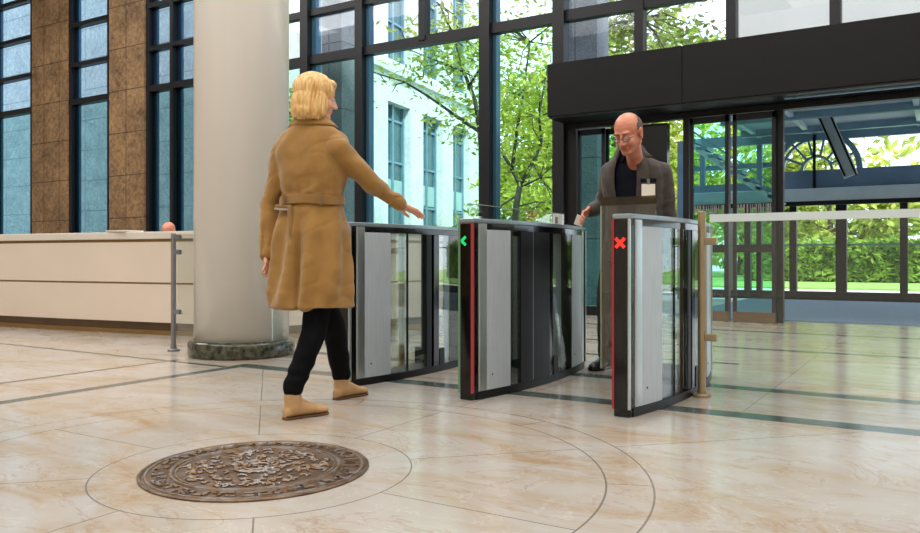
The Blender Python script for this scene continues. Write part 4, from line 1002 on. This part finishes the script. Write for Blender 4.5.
def on_chest(mb, name, m, parent):
    r_ = rotz(bt_); return MB().add([r_ @ v + Vector((bx_, by_, bz_)) for v in mb.v], mb.f).build(name, m, parent, bevel=.001)
bd = on_chest(MB().box(-.045, .045, 0, .004, -.045, .045), 'name_badge', M['paper'], ma)
on_chest(MB().box(-.009, .009, .0, .009, .043, .078), 'badge_clip', M['postgrey'], bd)
on_chest(MB().box(-.055, .050, -.012, .000, .058, .082), 'breast_pocket', M['shirt'], ma)
# short hair round the sides, glasses, eyes
hg = MB(); Eh = lambda q, r: hg.ellip(T2(q), [x * 1.13 for x in r], R2)
Eh((0, -.024, .026), (.0795, .092, .082))
Rj = R2.inverted()
def bald(v):
    q = (Rj @ (v - hc2)) / 1.13
    return (q.y > .012 and q.z > -.02 and abs(q.x) < .071) or q.y > .035 or (q.z > .085 and abs(q.x) < .03 and q.y > -.045) or q.z < -.045 or (abs(q.x) > .05 and q.z < .012 and q.y > -.022)
hg.solid('hair', M['greyhair'], ma, 0.005, 2, lambda v, n: .0015 * wr(v, 60), cut=bald, thick=.004)
for sx in (1, -1):
    MB().ellip(T2((sx * .031, .0775, -.001)), (.011, .0105, .009), R2).build('eye', M['eye'], ma, smooth=True)
    MB().ellip(T2((sx * .031, .079, .003)), (.0135, .0118, .0085), R2).build('eyelid', M['skinm'], ma, smooth=True)
    MB().cap(T2((sx * .016, .0855, .024)), T2((sx * .046, .079, .025)), .004).build('eyebrow', M['greyhair'], ma, smooth=True)
MB().cap(T2((-.018, .0865, -.063)), T2((.018, .0865, -.063)), .0042).build('lips', M['lip'], ma, smooth=True)
gl = MB(); n = 20
for sx in (1, -1):
    gl.tube([T2((sx * .032 + .024 * math.cos(2 * PI * i / n), .099 - .004 * abs(math.cos(2 * PI * i / n)), -.002 + .016 * math.sin(2 * PI * i / n))) for i in range(n + 1)], .0018, 6)
    gl.tube([T2((sx * .056, .094, .002)), T2((sx * .078, .07, .003)), T2((sx * .084, -.005, .004))], .0018, 6)
gl.tube([T2((-.009, .099, .001)), T2((0, .102, .003)), T2((.009, .099, .001))], .0018, 6)
sg = gl.build('glasses', M['specs'], ma, smooth=True)
for sx in (1, -1): MB().ellip(T2((sx * .032, .099, -.002)), (.023, .001, .015), R2).build('spectacle_lens', M['lens'], sg, smooth=True)
t_ = MB(); t_.loft([ring(-.01, 0, z, hw, hd) for z, hw, hd in ((.82, .165, .11), (.92, .172, .115), (1.02, .158, .105))])
t_.chain([hr, k1, Vector((a1.x, a1.y, .07))], [.100, .072, .060]); t_.chain([hl_, k2, Vector((a2.x, a2.y, .07))], [.100, .072, .060])
t_.solid('trousers', M['mantrouser'], ma, 0.0085, 4, lambda v, n: .005 * wr(v, 12) + .003 * math.sin(v.z * 50 + 8 * wr(v, 5)) * max(0, 1 - v.z / .35))
for hh, tt, aa in ((th_, tt_, a1), (lh_, lt_, a2)):
    bt = MB(); foot(bt, hh, tt, 1.10, .85, .014); bo = bt.solid('shoe', M['shoe'], ma, 0.006, 3)
    sole_mb(hh, tt, 1.10, 0, .02).build('shoe_sole', M['gloss'], bo, bevel=.003)
# the card he holds (rests in his fingers: a thing of its own)
kc = P(580, 219.5, 5.43)
ka = thing('access_card', 'small white card in the hand of the bald man', 'card', kc, 0)
cm = MB().box(-.03, .03, -.0015, .0015, -.045, .028); co_ = cm.build('card', M['paper'], ka); co_.rotation_euler = (0.3, 0.35, 0.4)

# ---------------------------------------------------------------- seated person behind the desk
SR = Vector((-7.98, 6.40, 0)); se = thing('person', 'seated person whose bent head just shows above the reception desk', 'person', SR, math.radians(200))
b = MB(); hc3 = Vector((0, .16, 1.10)); T3, R3 = head(b, hc3, 0, math.radians(35), 1.0, Vector((0, .05, .95)))
b.loft([ring(0, cy_, z, hw, hd) for z, hw, hd, cy_ in ((.44, .16, .12, -.05), (.60, .15, .11, -.03), (.80, .17, .11, .0), (.92, .15, .09, .03), (.97, .08, .06, .05))])
for sx in (1, -1):
    sp_ = Vector((sx * .18, .03, .90)); ep_ = Vector((sx * .24, .12, .66)); wp_ = Vector((sx * .12, .30, .72)); b.chain([sp_, ep_, wp_], [.045, .038, .028]); hand(b, wp_, Vector((-sx * .3, 1, 0)), Vector((-sx, 0, .2)), 1, .3)
    b.chain([Vector((sx * .09, -.03, .50)), Vector((sx * .11, .36, .50)), Vector((sx * .11, .34, .08))], [.075, .055, .038]); b.cap(Vector((sx * .11, .30, .04)), Vector((sx * .11, .50, .03)), .036, .028)
b.solid('body', M['skinm'], se, .008, 3)
sh = MB(); sh.loft([ring(0, cy_, z, hw + .015, hd + .015) for z, hw, hd, cy_ in ((.44, .16, .12, -.05), (.60, .15, .11, -.03), (.80, .17, .11, .0), (.92, .15, .09, .03), (.96, .08, .06, .05))])
for sx in (1, -1): sh.chain([Vector((sx * .18, .03, .90)), Vector((sx * .24, .12, .66)), Vector((sx * .13, .28, .715))], [.06, .05, .04])
sh.solid('shirt', M['blueshirt'], se, .01, 4)
t_ = MB()
for sx in (1, -1): t_.chain([Vector((sx * .09, -.03, .50)), Vector((sx * .11, .36, .50)), Vector((sx * .11, .34, .10))], [.09, .07, .055])
t_.solid('trousers', M['trouser'], se, .01, 3)
for sx in (1, -1): foot(MB(), (sx * .11, .26, 0), (sx * .11, .54, 0), 1, .9, 0.0).build('shoe', M['shoe'], se, smooth=True)

# ================================================================== LIGHT, SKY, CAMERA
sun = bpy.data.lights.new('sun', 'SUN'); sun.energy = 6.5; sun.angle = math.radians(6); sun.color = (1, 0.96, 0.88)
so2 = bpy.data.objects.new('sun', sun); link(so2); so2.rotation_euler = Vector((-.55, .45, -.75)).to_track_quat('-Z', 'Y').to_euler()
w = bpy.data.worlds.new('sky'); scene.world = w; w.use_nodes = True; nt = w.node_tree; nt.nodes.clear()
o = nt.nodes.new('ShaderNodeOutputWorld'); bg = nt.nodes.new('ShaderNodeBackground'); bg.inputs[1].default_value = 2.5
tc = nt.nodes.new('ShaderNodeTexCoord'); n = nt.nodes.new('ShaderNodeTexNoise'); n.inputs['Scale'].default_value = 2.2; n.inputs['Detail'].default_value = 5
r = nt.nodes.new('ShaderNodeValToRGB'); r.color_ramp.elements[0].position = .38; r.color_ramp.elements[1].position = .62
r.color_ramp.elements[0].color = (0.70, 0.84, 0.97, 1); r.color_ramp.elements[1].color = (0.92, 0.95, 0.98, 1)
nt.links.new(tc.outputs['Generated'], n.inputs['Vector']); nt.links.new(n.outputs['Fac'], r.inputs[0]); nt.links.new(r.outputs[0], bg.inputs[0]); nt.links.new(bg.outputs[0], o.inputs[0])
cam = bpy.data.cameras.new('camera'); co = bpy.data.objects.new('camera', cam); link(co); scene.camera = co
co.location = (0, 0, CH); co.rotation_euler = (math.radians(90), 0, YAW)
cam.sensor_width = 36; cam.lens = 36 * F / 920; cam.shift_y = -(266.5 - HY) / 920; cam.clip_end = 200
scene.view_settings.view_transform = 'Standard'; scene.view_settings.look = 'None'; scene.view_settings.gamma = 1; scene.view_settings.exposure = 0.0
cy = scene.cycles
cy.max_bounces = 10; cy.transparent_max_bounces = 24; cy.diffuse_bounces = 4; cy.glossy_bounces = 4; cy.caustics_reflective = False; cy.caustics_refractive = False
cy.use_denoising = True; cy.sample_clamp_indirect = 6
